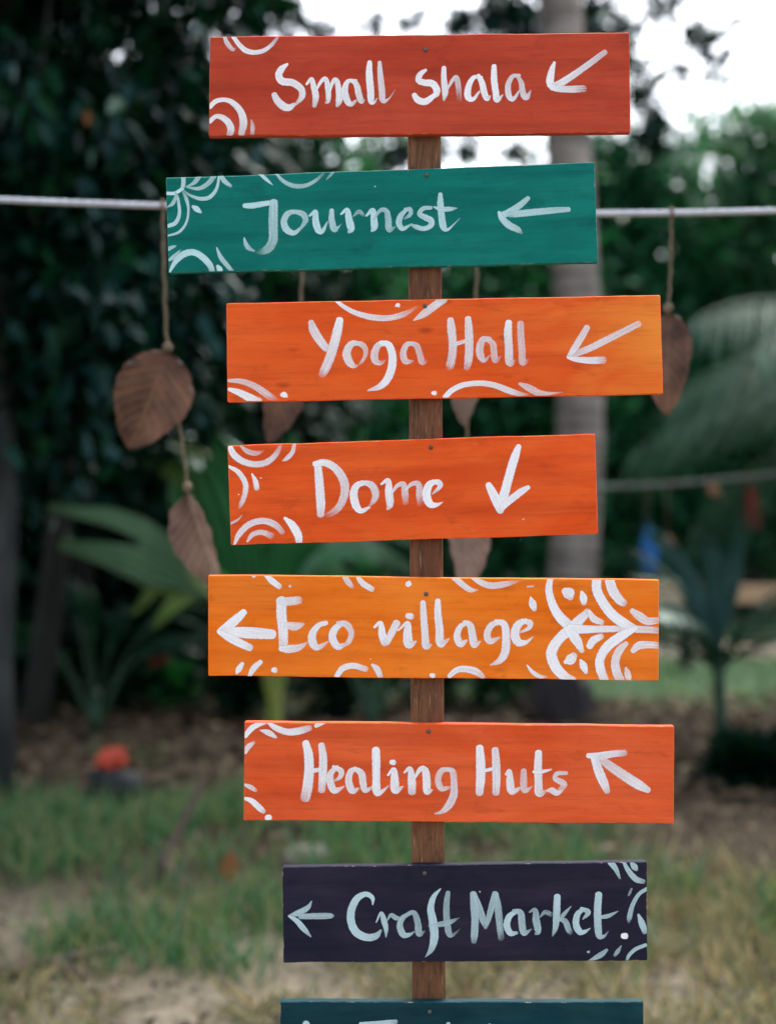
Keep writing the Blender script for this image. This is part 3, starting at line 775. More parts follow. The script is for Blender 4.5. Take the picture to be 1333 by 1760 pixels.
sl_([(1226, 1040), (1215, 960), (1203, 880)], .10, .1, (0, -1, .6), .2)
sl_([(1245, 1040), (1262, 955), (1292, 872)], .11, .2, (.2, -1, .5), .25)
sl_([(1238, 1045), (1236, 985), (1222, 930)], .13, -.25, (0, -.9, .9), .2, mat='palm_sheen')
sl_([(1246, 1050), (1258, 1000), (1268, 940)], .11, -.3, (.1, -.9, .9), .2, mat='palm_sheen')
for (dx, dy, dz, ln) in [(-.62, -.2, 1, .98), (.6, .1, 1, 1.0), (-.95, .1, .8, .85), (.95, -.15, .85, .9), (-.25, .4, 1, 1.0), (.3, -.4, 1, .9), (-.4, -.5, .9, .85)]:
    frond(sp_, s0, (dx, dy, dz), ln, 1.25, .26, M['frond_dark'], M['stalk_dark'], 24, 'leaf', .026, .3)

# two small palms in the shade of the left side
def small_palm(px, d, h, label, mats, seed):
    b = G(px, d); t = empty('small_palm', b, label, 'palm')
    r = random.Random(seed); n = 7
    for k in range(n):
        a = -1.25 + 2.5 * k / (n - 1) + r.uniform(-.12, .12); l = h * r.uniform(.8, 1.1); dy = r.uniform(-.35, .35)
        p1 = b + Vector((math.sin(a) * l * .25, dy * .2, l * .5)); p2 = b + Vector((math.sin(a) * l * .6, dy * .6, l * (.62 + .3 * math.cos(a))))
        p3 = b + Vector((math.sin(a) * l * 1.0, dy, l * (.50 + .42 * math.cos(a))))
        pleated_leaf(t, [b + Vector((0, 0, .02)), p1, p2, p3], .13 * h, M[mats[k % len(mats)]], face=(math.sin(a) * -.3, -1, .5), split=.4, stalk=M['stalk_dark'], stalk_len=.4)
    mb = MB(); mb.tube([b + Vector((0, 0, -.08)), b + Vector((0, 0, .12)), b + Vector((0, 0, .3))], [.05, .045, .02], 9); mb.build('stem', M['stalk_dark'], t)
small_palm(165, 9.3, 1.0, 'small dark palm in the shade beside the red-flowered shrub', ['palm_dark', 'palm_shade'], 4)
small_palm(640, 9.5, .8, 'small dark palm hidden low behind the post and young palm', ['palm_shade', 'palm_dark'], 5)

# ------------------------------------------------------------------ grass, straw, litter
def blades(name, n, xr, yr, h, w, mat, label, lean=.5, mask=None):
    X = NR.uniform(*xr, n); Y = NR.uniform(*yr, n)
    if mask is not None:
        k = np.array([mask(x, y) > NR.random() for x, y in zip(X, Y)]); X, Y = X[k], Y[k]
    n = len(X); Z = np.array([ground_z(x, y) for x, y in zip(X, Y)]) - .008
    C = np.stack([X, Y, Z], 1)
    D = np.stack([NR.normal(0, lean, n), NR.normal(0, lean, n), np.ones(n)], 1)
    N = NR.normal(size=(n, 3)) * np.array([1, 1, .1])
    o = leaf_cloud(name, C, D, N, h * (.45 + .9 * NR.random(n)), w * (.7 + .6 * NR.random(n)), mat, None, 'hex', .05, .35)
    return tag(o, label, 'grass', kind='stuff')
nz = lambda x, y, s, o: mnoise.noise(Vector((x * s, y * s, o)))
blades('grass', 40000, (-3.2, 1.6), (4.35, 8.2), .17, .009, M['grass'], 'fresh green grass left of the signpost', .45,
       lambda x, y: max(0, min(1, .42 + 1.5 * nz(x, y, 1.0, 2.0) + 1.5 * nz(x, y, 3.4, 21.0) - max(0, x + .1) * .45 - max(0, 4.9 - y) * 1.2 - max(0, y - 6.7) * .9)))
blades('dry_grass', 40000, (-2.4, 3.4), (3.7, 6.8), .13, .0085, M['straw'], 'dry yellow grass on the bare ground right of the signpost', .95,
       lambda x, y: max(0, min(1, .26 + .26 * x + 1.0 * nz(x, y, 1.3, 7.0) + 1.3 * nz(x, y, 3.8, 31.0) - max(0, y - 5.5) * 1.5)))
blades('lawn_grass', 9000, (.8, 9), (10.4, 18), .1, .012, M['grass'], 'short lawn grass behind the palm sapling', .5,
       lambda x, y: 0 if abs(y - 15.2) < .9 else .8)
def litter(name, n, xr, yr, L, label, mask):
    X = NR.uniform(*xr, n); Y = NR.uniform(*yr, n)
    k = np.array([mask(x, y) > NR.random() for x, y in zip(X, Y)]); X, Y = X[k], Y[k]; n = len(X)
    heap = np.array([max(0, nz(x, y, 1.4, 4.0)) * .16 if y > 6 else 0 for x, y in zip(X, Y)])
    Z = np.array([ground_z(x, y) for x, y in zip(X, Y)]) + .006 + .03 * NR.random(n) + heap * NR.random(n)
    C = np.stack([X, Y, Z], 1)
    D = np.stack([NR.normal(size=n), NR.normal(size=n), NR.normal(0, .25, n)], 1)
    N = np.stack([NR.normal(0, .4, n), NR.normal(0, .4, n), np.ones(n)], 1)
    o = leaf_cloud(name, C, D, N, L * (.5 + .9 * NR.random(n)), L * .42 * (.5 + .9 * NR.random(n)), M['litter'], None, 'hex', .25, .2)
    return tag(o, label, 'leaf litter', kind='stuff')
litter('leaf_litter', 15000, (-4, 5), (5.6, 11), .1, 'brown dead leaves and debris under the trees',
       lambda x, y: max(0, min(1, (.15 + .45 * max(0, min(1, (y - 6.2) / 1.2))) * (1.5 if x > .8 else 1) + .5 * nz(x, y, 1.0, 9.0))))
litter('leaf_debris', 14000, (-2.8, 2.8), (3.8, 7), .045, 'small bits of dry leaf strewn over the sandy ground',
       lambda x, y: max(0, min(1, .35 + .7 * nz(x, y, 1.6, 12.0))))

# things lying on the ground
def on_ground(px, py):
    d = CAM_Z * FPX / (py - 880.0); return G(px, d)
def stick(name, label, paths, r, cat='branch'):
    mb = MB()
    for i, pth in enumerate(paths):
        q = spline([tuple(p) for p in pth], 6)
        rr = [max(.006, (r if i == 0 else r * .7) * (1 - .55 * k / (len(q) - 1)) * (1 + .15 * mnoise.noise(Vector((k * .8, i, 2))))) for k in range(len(q))]
        mb.tube([Vector(x) for x in q], rr, 8)
    o = mb.build(name, M['stick']); return tag(o, label, cat)
a = on_ground(262, 1520); b = P(312, 1420, a.y + .05); c = P(352, 1335, a.y + .1)
e = on_ground(345, 1535)
stick('fallen_branch', 'forked dead branch standing up out of the green grass', [[a + Vector((0, 0, -.03)), P(285, 1475, a.y), b, c], [P(283, 1478, a.y), P(305, 1505, a.y - .1), e + Vector((0, 0, -.02))]], .026)
a = on_ground(-80, 1700); b = on_ground(90, 1672); c = on_ground(205, 1655)
stick('dry_stalk', 'long brown dry palm stalk lying at the edge of the sandy ground', [[a + Vector((0, 0, .03)), b + Vector((0, 0, .035)), c + Vector((0, 0, .05))], [b + Vector((0, 0, .035)), on_ground(150, 1690) + Vector((0, 0, .02))]], .028, 'stalk')
a = on_ground(-60, 1420); b = on_ground(100, 1400)
stick('fallen_branch', 'thin pale branch lying behind the green grass', [[a + Vector((0, 0, .04)), on_ground(20, 1405) + Vector((0, 0, .05)), b + Vector((0, 0, .03))]], .018)
def stone(label, px, py, r, mat, sq=(1.1, .9, .7), seed=1, cat='stone'):
    g = on_ground(px, py); mb = MB(); mb.ball(g + Vector((0, 0, r * sq[2] * .55)), r, 14, 9, sq, .35, seed)
    o = mb.build('stone', mat); return tag(o, label, cat)
stone('pale round stone on the ground behind the navy board', 530, 1490, .085, M['stone'], seed=2)
stone('dark stone with an orange bag lying on it', 200, 1372, .13, M['stone_dark'], (1.1, .9, .85), 5)
bgp = P(192, 1305, CAM_Z * FPX / (1372 - 880.) - .02)
def bag():
    mb = MB(); mb.ball(bgp, .074, 26, 16, (1.0, .8, .78), .55, 8)
    mb.tube([bgp + Vector((.045, -.03, .03)), bgp + Vector((.065, -.035, .045)), bgp + Vector((.075, -.035, .06))], [.018, .009, .014], 9)
    o = mb.build('bag', M['bag_orange']); tag(o, 'crumpled orange bag on a dark stone in the shade', 'bag')
bag()
fp_ = on_ground(390, 1520) + Vector((0, 0, .0))
o = leaf_cloud('fallen_leaf', np.array([fp_]), np.array([[.15, .1, 1.]]), np.array([[.1, -1., .2]]), np.array([.125]), np.array([.085]), M['leaf_orange'], None)
tag(o, 'orange fallen leaf standing upright in the grass', 'leaf')

# wooden rail beyond the lawn
RD = 13.0
rf = empty('wooden_rail', G(1260, RD), 'pale wooden rail on short posts across the lawn', 'fence')
z1 = CAM_Z - (1006 - 880) / FPX * RD; z0 = CAM_Z - (1036 - 880) / FPX * RD
x0 = G(1120, RD).x; x1 = G(1720, RD).x
mb = MB(); mb.box((x0, RD - .03, z0), (x1, RD + .03, z1)); mb.build('rail', M['wood'], rf, False)
for px in (1180, 1400, 1640):
    xx = G(px, RD).x; mb = MB(); mb.box((xx - .05, RD + .032, -.1), (xx + .05, RD + .13, z1 + .03)); mb.build('post', M['bark_dark'], rf, False)

# ------------------------------------------------------------------ ropes, cloth strips, dried-leaf garlands
RPD = 3.0
def rope(name, pts, r, mat, label, twist=True):
    q = spline([tuple(p) for p in pts], 24); mb = MB(); n = len(q)
    if twist:
        L = np.concatenate([[0], np.cumsum(np.linalg.norm(np.diff(q, axis=0), axis=1))])
        m = int(L[-1] / .004)
        s = np.linspace(0, L[-1], m); Q = np.stack([np.interp(s, L, q[:, k]) for k in range(3)], 1)
        for st in range(3):
            pp = [Vector(Q[i]) + Vector((0, math.cos(s[i] * 260 + st * 2.094) * r * .52, math.sin(s[i] * 260 + st * 2.094) * r * .52)) for i in range(m)]
            mb.tube(pp, r * .58, 6)
    else:
        mb.tube([Vector(x) for x in q], r, 8)
    return tag(mb.build(name, mat), label, 'rope')
rope('rope', [P(-500, 318, RPD), P(-200, 330, RPD), P(0, 343, RPD), P(285, 354, RPD), P(660, 366, RPD), P(1030, 367, RPD), P(1333, 362, RPD), P(1800, 345, RPD)], .0064, M['rope'], 'taut white rope running behind the boards')
rope('thin_rope', [P(1010, 838, 9.6), P(1150, 832, 9.5), P(1330, 815, 9.4), P(1645, 780, 9.3)], .014, M['grey_line'], 'thin grey rope tied between the two palms', False)

def cloth(label, px, y0, y1, wpx, d, mat, seed):
    """cloth strip gathered over the thin rope by a cord, hanging in folds"""
    yr = 838 - (px - 1010) / 635 * 58
    t = empty('cloth_strip', P(px, yr, d), label, 'cloth', 'cloth strips hung from the thin grey rope')
    top = P(px, y0, d)
    mb = MB(); mb.tube([P(px, yr, d), top + Vector((0, 0, -.01))], .004, 6); mb.build('cord', M['jute'], t)
    w = wpx / FPX * d; h = (y1 - y0) / FPX * d; V = []; F = []; nu, nv = 22, 12
    for j in range(nv):
        v = j / (nv - 1)
        for i in range(nu):
            a = i / (nu - 1) * 6.283
            rad = w * .5 * (.25 + .75 * min(1, v * 2.2)) * (1 + .22 * math.sin(a * 4 + seed + v))
            V.append((top.x + math.cos(a) * rad + .02 * v, top.y + math.sin(a) * rad * .45, top.z - h * v * (1 + .06 * math.sin(a * 3 + seed))))
    for j in range(nv - 1):
        for i in range(nu - 1):
            F.append((j * nu + i, j * nu + i + 1, (j + 1) * nu + i + 1, (j + 1) * nu + i))
    me = bpy.data.meshes.new('drape'); me.from_pydata(V, [], F); me.update(); link('drape', me, mat, t)
cloth('bright blue cloth hanging beside the dark palm sapling', 1112, 905, 980, 26, 9.3, M['cloth_blue'], 1)
cloth('short peach cloth between the blue cloth and the sapling', 1146, 918, 955, 22, 9.35, M['cloth_peach'], 2)
cloth('small peach cloth tied close under the thin grey rope', 1222, 828, 852, 20, 9.3, M['cloth_peach'], 3)
cloth('dark red cloth hanging among the feathery fronds', 1288, 830, 905, 26, 9.3, M['cloth_red'], 4)

def dried_leaf(parent, base, tip, width, mat, turn=0.0, curl=.25, seed=0, bend=.06):
    """large dried leaf with midrib fold, raised veins and wavy, slightly toothed margin"""
    base = Vector(base); tip = Vector(tip); ax = (tip - base); L = ax.length; ax.normalize()
    side = ax.cross(Vector((0, -1, 0))).normalized(); nor = side.cross(ax).normalized()
    cs, sn = math.cos(turn), math.sin(turn)
    side, nor = side * cs + nor * sn, nor * cs - side * sn
    nu, nv = 25, 15; V = []; F = []; UV = []
    for i in range(nu):
        t = i / (nu - 1)
        hw = width * .5 * (math.sin(math.pi * t ** .8) ** .75 if 0 < t < 1 else 0) + .0008
        hw *= 1 + .018 * math.sin(t * 46 + seed) + .06 * mnoise.noise(Vector((t * 5, seed, 3)))
        c = base + ax * (L * t) + nor * (bend * math.sin(t * 3.0 + seed) * L)
        for j in range(nv):
            v = j / (nv - 1) * 2 - 1
            rip = .045 * width * math.sin((t - abs(v) * .28) * 31.0) * abs(v) + .06 * width * mnoise.noise(Vector((t * 4, v * 2, seed)))
            lift = curl * hw * abs(v) ** 1.5
            V.append(tuple(c + side * (hw * v * (1 - .18 * curl)) + nor * (lift + rip)))
            UV.append((t, (v + 1) / 2))
    for i in range(nu - 1):
        for j in range(nv - 1):
            F.append((i * nv + j, i * nv + j + 1, (i + 1) * nv + j + 1, (i + 1) * nv + j))
    me = bpy.data.meshes.new('dried_leaf'); me.from_pydata(V, [], F); me.update()
    uvl = me.uv_layers.new(name='UVMap')
    for lp in me.loops: uvl.data[lp.index].uv = UV[lp.vertex_index]
    return link('dried_leaf', me, mat, parent)
def garland(label, cordpts, leaves, knots):
    t = empty('leaf_garland', P(*cordpts[0], RPD), label, 'garland', 'dried-leaf garlands hung from the white rope')
    q = spline([tuple(P(x, y, RPD)) for x, y in cordpts], 10)
    mb = MB(); pp = [Vector(x) + Vector((.0012 * math.sin(i * 1.7), .0012 * math.cos(i * 1.7), 0)) for i, x in enumerate(q)]
    mb.tube(pp, .0030, 7)
    # loop round the rope
    c = P(*cordpts[0], RPD); mb.tube([c + Vector((0, .011 * math.cos(a), .011 * math.sin(a) - .002)) for a in np.linspace(0, 6.283, 13)], .003, 6)
    mb.build('cord', M['jute'], t)
    for (x, y) in knots:
        mb = MB(); mb.ball(P(x, y, RPD - .003), .010, 10, 7, (1, 1, 1.15), .4, x); mb.build('knot', M['jute'], t)
    for (bx, by, tx, ty, wpx, mt, turn, curl, seed) in leaves:
        dried_leaf(t, P(bx, by, RPD), P(tx, ty, RPD - .02), wpx / FPX * RPD, M[mt], turn, curl, seed)
garland('long dried-leaf garland with two brown leaves beside the teal board end', [(280, 352), (282, 470), (288, 598), (304, 700), (322, 830), (326, 862)],
        [(290, 606, 222, 772, 138, 'dry1', .25, .35, 1), (328, 850, 372, 1018, 92, 'dry2', -.35, .9, 2)], [(288, 598), (322, 838)])
garland('dried-leaf garland left of the post with one leaf under the orange board', [(520, 360), (518, 500), (508, 620)],
        [(505, 610, 462, 762, 84, 'dry1', .5, .5, 3)], [(508, 615)])
garland('dried-leaf garland right of the post with one leaf above another', [(822, 362), (818, 500), (812, 620), (802, 745), (800, 845)],
        [(810, 600, 800, 735, 66, 'dry2', -.5, .6, 4), (800, 840, 796, 1020, 84, 'dry2', .3, .5, 5)], [(811, 615), (800, 842)])
garland('dried-leaf garland with a single broad leaf at the end of the orange board', [(1153, 364), (1152, 450), (1148, 534)],
        [(1150, 538, 1146, 716, 92, 'dry1', -.35, .45, 6)], [(1147, 530)])

# ------------------------------------------------------------------ the signpost
post_top = P(729, 150, FOCUS + .016); post_bot = P(737.5, 1800, FOCUS + .016)
sg = empty('signpost', (post_bot.x, FOCUS + .04, 0), 'wooden signpost carrying eight hand-painted direction boards', 'signpost')
def build_post():
    n = 44; V = []; F = []
    hw = 28.3 / FPX * (FOCUS + .016); dep = .044; r = .0025
    dx = (post_bot.x - post_top.x) / (post_bot.z - post_top.z)
    for i in range(n):
        z = -.3 + (post_top.z + .3) * i / (n - 1)
        cx = post_top.x + dx * (z - post_top.z)
        w = .0007 * mnoise.noise(Vector((z * 9, 0, 0))); w2 = .0007 * mnoise.noise(Vector((z * 9, 5, 0)))
        y0 = FOCUS + .0162; y1 = y0 + dep
        x0, x1 = cx - hw + w, cx + hw + w2
        for (x, y) in [(x0 + r, y0), (x1 - r, y0), (x1, y0 + r), (x1, y1 - r), (x1 - r, y1), (x0 + r, y1), (x0, y1 - r), (x0, y0 + r)]:
            V.append((x, y, z))
    for i in range(n - 1):
        for k in range(8):
            F.append((i * 8 + k, i * 8 + (k + 1) % 8, (i + 1) * 8 + (k + 1) % 8, (i + 1) * 8 + k))
    F.append(tuple(range(7, -1, -1))); F.append(tuple((n - 1) * 8 + k for k in range(8)))
    me = bpy.data.meshes.new('post'); me.from_pydata(V, [], F); me.update()
    link('post', me, M['post'], sg, False)
build_post()

class Board:
    def __init__(s, quad, mat, label, yaw=0.0, pitch=0.0, seed=0, thick=.0145):
        TL, TR, BR, BL = quad
        cx = 733; cy = sum(p[1] for p in quad) / 4
        ang = math.atan2(-((TR[1] - TL[1]) + (BR[1] - BL[1])) / 2, (TR[0] - TL[0] + BR[0] - BL[0]) / 2)
        c = P(cx, cy, FOCUS)
        s.R = (Matrix.Rotation(math.radians(yaw), 3, 'Z') @ Matrix.Rotation(math.radians(pitch), 3, 'X') @ Matrix.Rotation(-ang, 3, 'Y'))
        s.c = c; s.Ri = s.R.transposed()
        s.layer = 0
        o = bpy.data.objects.new('sign_board', s.mesh(quad, seed, thick)); COL.objects.link(o)
        o.data.materials.append(mat); o.data.materials.append(worn_highlight_edge(mat.name, mat['tone'])); o.location = c; o.rotation_euler = s.R.to_euler()
        o.parent = sg; o.matrix_parent_inverse = parent_matrix(sg).inverted()
        o['label'] = label; s.o = o
    def loc(s, px, py):
        """photo pixel -> board-local (x,z) on its front face"""
        o = s.Ri @ (Vector((0, 0, CAM_Z)) - s.c); d = s.Ri @ (P(px, py, 1.0) - Vector((0, 0, CAM_Z)))
        t = -o.y / d.y; q = o + d * t; return q.x, q.z
    def mesh(s, quad, seed, th):
        TL, TR, BR, BL = [s.loc(*p) for p in quad]
        n = 40; V = []; F = []; b = .0011
        cols = [(-1, 0.0)] + [(0, i / n) for i in range(n + 1)] + [(1, 1.0)]
        for (endc, t) in cols:
            top = (TL[0] + (TR[0] - TL[0]) * t, TL[1] + (TR[1] - TL[1]) * t)
            bot = (BL[0] + (BR[0] - BL[0]) * t, BL[1] + (BR[1] - BL[1]) * t)
            wz = .0011 * mnoise.noise(Vector((t * 5.0, seed * 3.3, 0))) + .0005 * mnoise.noise(Vector((t * 17, seed * 1.7, 4)))
            wb = .0011 * mnoise.noise(Vector((t * 5.0, seed * 3.3, 9))) + .0005 * mnoise.noise(Vector((t * 17, seed * 1.7, 8)))
            zt, zb = top[1] + wz, bot[1] + wb
            ins = b if endc else 0.0; ex = 0.0
            if endc == -1: ex = -0.0
            dx = (b * .9) * (1 if t == 0 and not endc else -1 if t == 1 and not endc else 0)
            xt, xb = top[0], bot[0]
            sec = [(xb, 0 + ins, zb + b + ins), (xt, 0 + ins, zt - b - ins), (xt, b + ins, zt - ins), (xt, th - b - ins, zt - ins), (xt, th - ins, zt - b - ins), (xb, th - ins, zb + b + ins), (xb, th - b - ins, zb + ins), (xb, b + ins, zb + ins)]
            if endc == 0 and t in (0.0, 1.0): sec = [(x + dx, y, z) for x, y, z in sec]
            V += sec
        m = len(cols)
        for i in range(m - 1):
            for k in range(8):
                F.append((i * 8 + k, i * 8 + (k + 1) % 8, (i + 1) * 8 + (k + 1) % 8, (i + 1) * 8 + k))
        F.append(tuple(range(7, -1, -1))); F.append(tuple((m - 1) * 8 + k for k in range(8)))
        F = [tuple(reversed(f)) for f in F]
        me = bpy.data.meshes.new('sign_board'); me.from_pydata(V, [], F); me.update()
        bm = bmesh.new(); bm.from_mesh(me); bmesh.ops.recalc_face_normals(bm, faces=bm.faces); bm.to_mesh(me); bm.free()
        s.quad = (TL, TR, BR, BL)
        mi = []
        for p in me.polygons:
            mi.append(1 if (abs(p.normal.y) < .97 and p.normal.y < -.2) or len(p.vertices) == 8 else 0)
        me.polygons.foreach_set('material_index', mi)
        return me
    def paint(s, name, strokes, mat):
        """one object per word or arrow; every separate motif stroke is an object of its own"""
        if name == 'painted_motif':
            for st in strokes: s.ribbons('motif_stroke', [st], mat)
            return
        words = [[]]
        for st in strokes:
            if st is None: words.append([])
            else: words[-1].append(st)
        for w in words: s.ribbons(name, w, mat)
    def ribbons(s, name, strokes, mat):
        """strokes: (region, [(x,y,w)...], op0, op1) in zoomed-view pixels -> ribbon mesh lying on the board"""
        V = []; F = []; UV = []; OP = []
        for (reg, pts, o0, o1) in strokes:
            x0, y0, k = REG[reg]
            q = spline([(x0 + x / k, y0 + y / k, w / k) for x, y, w in pts], 7)
            A = np.array([(*s.loc(x, y), max(.3, w) * 1.1 * FOCUS / FPX) for x, y, w in q])
            # rounded ends
            def cap(e, inner):
                d = A[e, :2] - A[inner, :2]; nn = np.linalg.norm(d); d = d / max(nn, 1e-9); w = A[e, 2]; out = []
                for f in (.45, .8, 1.0):
                    out.append([*(A[e, :2] + d * w * .36 * f), w * math.sqrt(max(0.02, 1 - f * f * .97))])
                return out
            A = np.vstack([cap(0, 1)[::-1], A, cap(-1, -2)])
            n = len(A); L = 0.0; sd = RNG.random(); b = len(V)
            y = -(.00012 + s.layer * .000008); s.layer += 1
            for i in range(n):
                if i: L += np.linalg.norm(A[i, :2] - A[i - 1, :2])
                d = A[min(n - 1, i + 1), :2] - A[max(0, i - 1), :2]; d = d / max(np.linalg.norm(d), 1e-9)
                nx, nz_ = -d[1], d[0]; t = i / (n - 1)
                op = (o0 + (o1 - o0) * t) * .94
                for j in range(3):
                    f = (j / 2 - .5)
                    V.append((A[i, 0] + nx * A[i, 2] * f, y - i * 1e-7, A[i, 1] + nz_ * A[i, 2] * f))
                    UV.append((L, j / 2)); OP.append((op, sd, t, 1))
            for i in range(n - 1):
                for j in range(2):
                    F.append((b + i * 3 + j, b + i * 3 + j + 1, b + i * 3 + j + 4, b + i * 3 + j + 3))
        # trim to the board's face
        TL, TR, BR, BL = s.quad; e = .0006
        VV = []
        for (x, y, z) in V:
            tx = min(1, max(0, (z - BL[1]) / (TL[1] - BL[1])))
            xl = BL[0] + (TL[0] - BL[0]) * tx + e; xr = BR[0] + (TR[0] - BR[0]) * tx - e
            x = min(max(x, xl), xr)
            u = (x - TL[0]) / (TR[0] - TL[0])
            zt = TL[1] + (TR[1] - TL[1]) * u - e; zb = BL[1] + (BR[1] - BL[1]) * u + e
            VV.append((x, y, min(max(z, zb), zt)))
        me = bpy.data.meshes.new(name); me.from_pydata(VV, [], F); me.update()
        uvl = me.uv_layers.new(name='UVMap'); ca = me.color_attributes.new('op', 'FLOAT_COLOR', 'POINT')
        for lp in me.loops: uvl.data[lp.index].uv = UV[lp.vertex_index]
        for i, c in enumerate(OP): ca.data[i].color = c
        o = bpy.data.objects.new(name, me); COL.objects.link(o); me.materials.append(mat); o.parent = s.o
        return o
    def nail(s, px, py):
        x, z = s.loc(px, py); mb = MB()
        mb.ball((x, -.0006, z), .0032, 12, 6, (1, .55, 1))
        o = mb.build('nail', M['nail'], None); o.parent = s.o

REG = {1: (340, 40, 3.508), 2: (700, 40, 3.3325), 3: (270, 270, 3.418), 4: (640, 270, 3.3325), 5: (370, 495, 3.3325), 6: (740, 495, 3.2512),
       7: (370, 735, 3.8086), 8: (690, 735, 3.8086), 9: (340, 970, 3.3325), 10: (740, 970, 3.3325), 11: (400, 1230, 3.418), 12: (780, 1230, 3.418),
       13: (470, 1470, 4.0394), 14: (790, 1470, 4.0394), 15: (470, 1650, 4.0394), 16: (790, 1650, 4.0394)}
def S(text):
    """'reg op0 op1 | x y w, x y w, ...' one stroke per line"""
    out = []
    for ln in text.strip().splitlines():
        ln = ln.strip()
        if not ln: continue
        if ln == '-': out.append(None); continue
        h, body = ln.split('|'); r, a, b = h.split()
        out.append((int(r), [tuple(float(v) for v in p.split()) for p in body.split(',')], float(a), float(b)))
    return out

B = {}
B[1] = Board([(361, 63), (1081, 56), (1083, 228), (359, 234)], mat_board('paint_brick_red', srgb(176, 58, 34), srgb(144, 52, 36), srgb(184, 70, 44), 1), 'brick red board with a down-left arrow', .5, -.6, 1)
B[2] = Board([(285, 305), (1021, 279), (1027, 450), (290, 469)], mat_board('paint_teal', srgb(0, 104, 94), srgb(0, 84, 78), srgb(2, 116, 106), 2), 'teal green board with a left arrow', -.8, .5, 2)
B[3] = Board([(389, 521), (1134, 507), (1139, 677), (391, 691)], mat_board('paint_orange', srgb(222, 84, 24), srgb(196, 72, 28), srgb(226, 98, 38), 3, .8, srgb(232, 138, 52)), 'orange board with golden right end and a down-left arrow', .7, .4, 3)
B[4] = Board([(391, 766), (1022, 745), (1027, 918), (397, 937)], mat_board('paint_red_orange', srgb(218, 78, 22), srgb(186, 64, 24), srgb(226, 94, 36), 4, .3), 'red-orange board with a down arrow', -.5, -.3, 4)
B[5] = Board([(358, 988), (1132, 997), (1131, 1170), (358, 1162)], mat_board('paint_amber', srgb(230, 110, 14), srgb(208, 94, 24), srgb(236, 126, 38), 5, .3), 'amber orange board with a large flower motif and a left arrow', .3, .6, 5)
B[6] = Board([(420, 1241), (1158, 1248), (1157, 1416), (419, 1410)], mat_board('paint_vermilion', srgb(214, 80, 34), srgb(184, 68, 36), srgb(222, 96, 50), 6), 'vermilion board with an up-left arrow', -.4, .3, 6)
B[7] = Board([(485, 1490), (1111, 1481), (1112, 1651), (487, 1655)], mat_board('paint_navy', srgb(30, 30, 46), srgb(16, 18, 32), srgb(44, 38, 54), 7), 'navy board with a left arrow', .4, -.3, 7)
B[8] = Board([(481, 1722), (1105, 1722), (1106, 1892), (482, 1890)], mat_board('paint_dark_teal', srgb(4, 50, 60), srgb(2, 34, 44), srgb(24, 62, 66), 8), 'dark teal board at the foot of the stack', -.3, .3, 8)
for k, (x, y) in {1: (731, 86), 2: (733, 301), 3: (730, 526), 4: (740, 769), 5: (732, 1021), 6: (736, 1257), 7: (729, 1501), 8: (738, 1739)}.items():
    B[k].nail(x, y)

# --- brick red board: Small Shala
B[1].paint('lettering', S('''
1 1 .7 | 540 246 14, 505 275 38, 488 315 42, 510 350 44, 570 358 42, 622 395 40, 628 440 36, 600 478 20, 578 498 12
1 .75 .95 | 460 430 34, 478 465 42, 515 500 46, 550 508 40, 582 488 20
1 .95 .8 | 655 368 14, 685 335 22, 697 380 34, 710 440 38, 702 500 24
1 .9 .8 | 705 420 10, 740 355 20, 770 335 26, 785 400 34, 785 465 26, 770 480 12
1 .9 .85 | 785 440 12, 815 350 22, 838 350 30, 850 420 36, 850 470 38, 838 500 16
1 .9 .8 | 955 345 14, 905 350 26, 885 400 38, 895 455 42, 920 488 30, 955 465 12
1 .85 .7 | 925 345 20, 955 370 34, 970 430 38, 985 470 32, 1005 460 8
1 1 .8 | 1035 235 28, 1032 300 40, 1040 400 42, 1045 470 36, 1065 475 14, 1080 450 4
1 .75 .6 | 1095 235 22, 1098 300 32, 1108 400 38, 1115 465 34, 1150 455 10, 1190 400 4
-
2 .9 1 | 105 268 16, 75 290 30, 62 325 34, 95 340 36, 140 345 40, 165 375 40, 165 405 34, 150 425 14
2 .95 1 | 38 410 28, 58 438 38, 95 450 38, 125 435 34, 165 400 18, 185 380 4
2 .95 .8 | 208 255 26, 208 320 32, 215 390 36, 208 440 14
2 .8 .4 | 225 385 8, 255 330 20, 280 310 26, 290 360 32, 295 440 28
2 .95 1 | 425 310 16, 380 310 24, 350 360 34, 345 420 38, 375 435 24, 412 390 10
2 .95 .85 | 405 300 24, 425 340 34, 440 400 36, 455 432 30, 475 415 6
2 1 .9 | 495 245 28, 495 320 36, 505 400 36, 512 440 32, 545 410 6
2 .6 .9 | 640 300 20, 600 305 24, 575 355 32, 580 415 34, 605 435 24, 640 385 8
2 .5 .8 | 625 300 16, 650 340 30, 660 400 34, 680 425 34, 705 385 5
'''), M['white'])
B[1].paint('arrow', S('''
2 .9 1 | 840 225 16, 825 270 34, 815 330 44, 825 360 36
2 .5 1 | 1130 165 30, 1070 210 34, 980 275 36, 890 335 40, 825 368 38
2 1 .6 | 808 355 24, 850 375 32, 930 378 38, 1010 375 40
'''), M['white'])
B[1].paint('painted_motif', S('''
1 .7 .4 | 162 85 20, 180 125 28, 210 158 22, 230 150 6
1 .95 .7 | 213 80 24, 250 130 28, 290 165 32, 345 176 28, 400 163 26, 445 130 22, 480 86 16
1 .9 .85 | 72 505 28, 110 470 28, 165 462 26, 215 483 34, 260 535 40, 275 600 46, 262 668 36
1 .85 .8 | 72 592 28, 110 562 26, 150 570 34, 185 600 40, 200 640 42, 192 673 36
1 .3 .6 | 322 580 6, 330 620 24, 328 668 22
'''), M['white'])
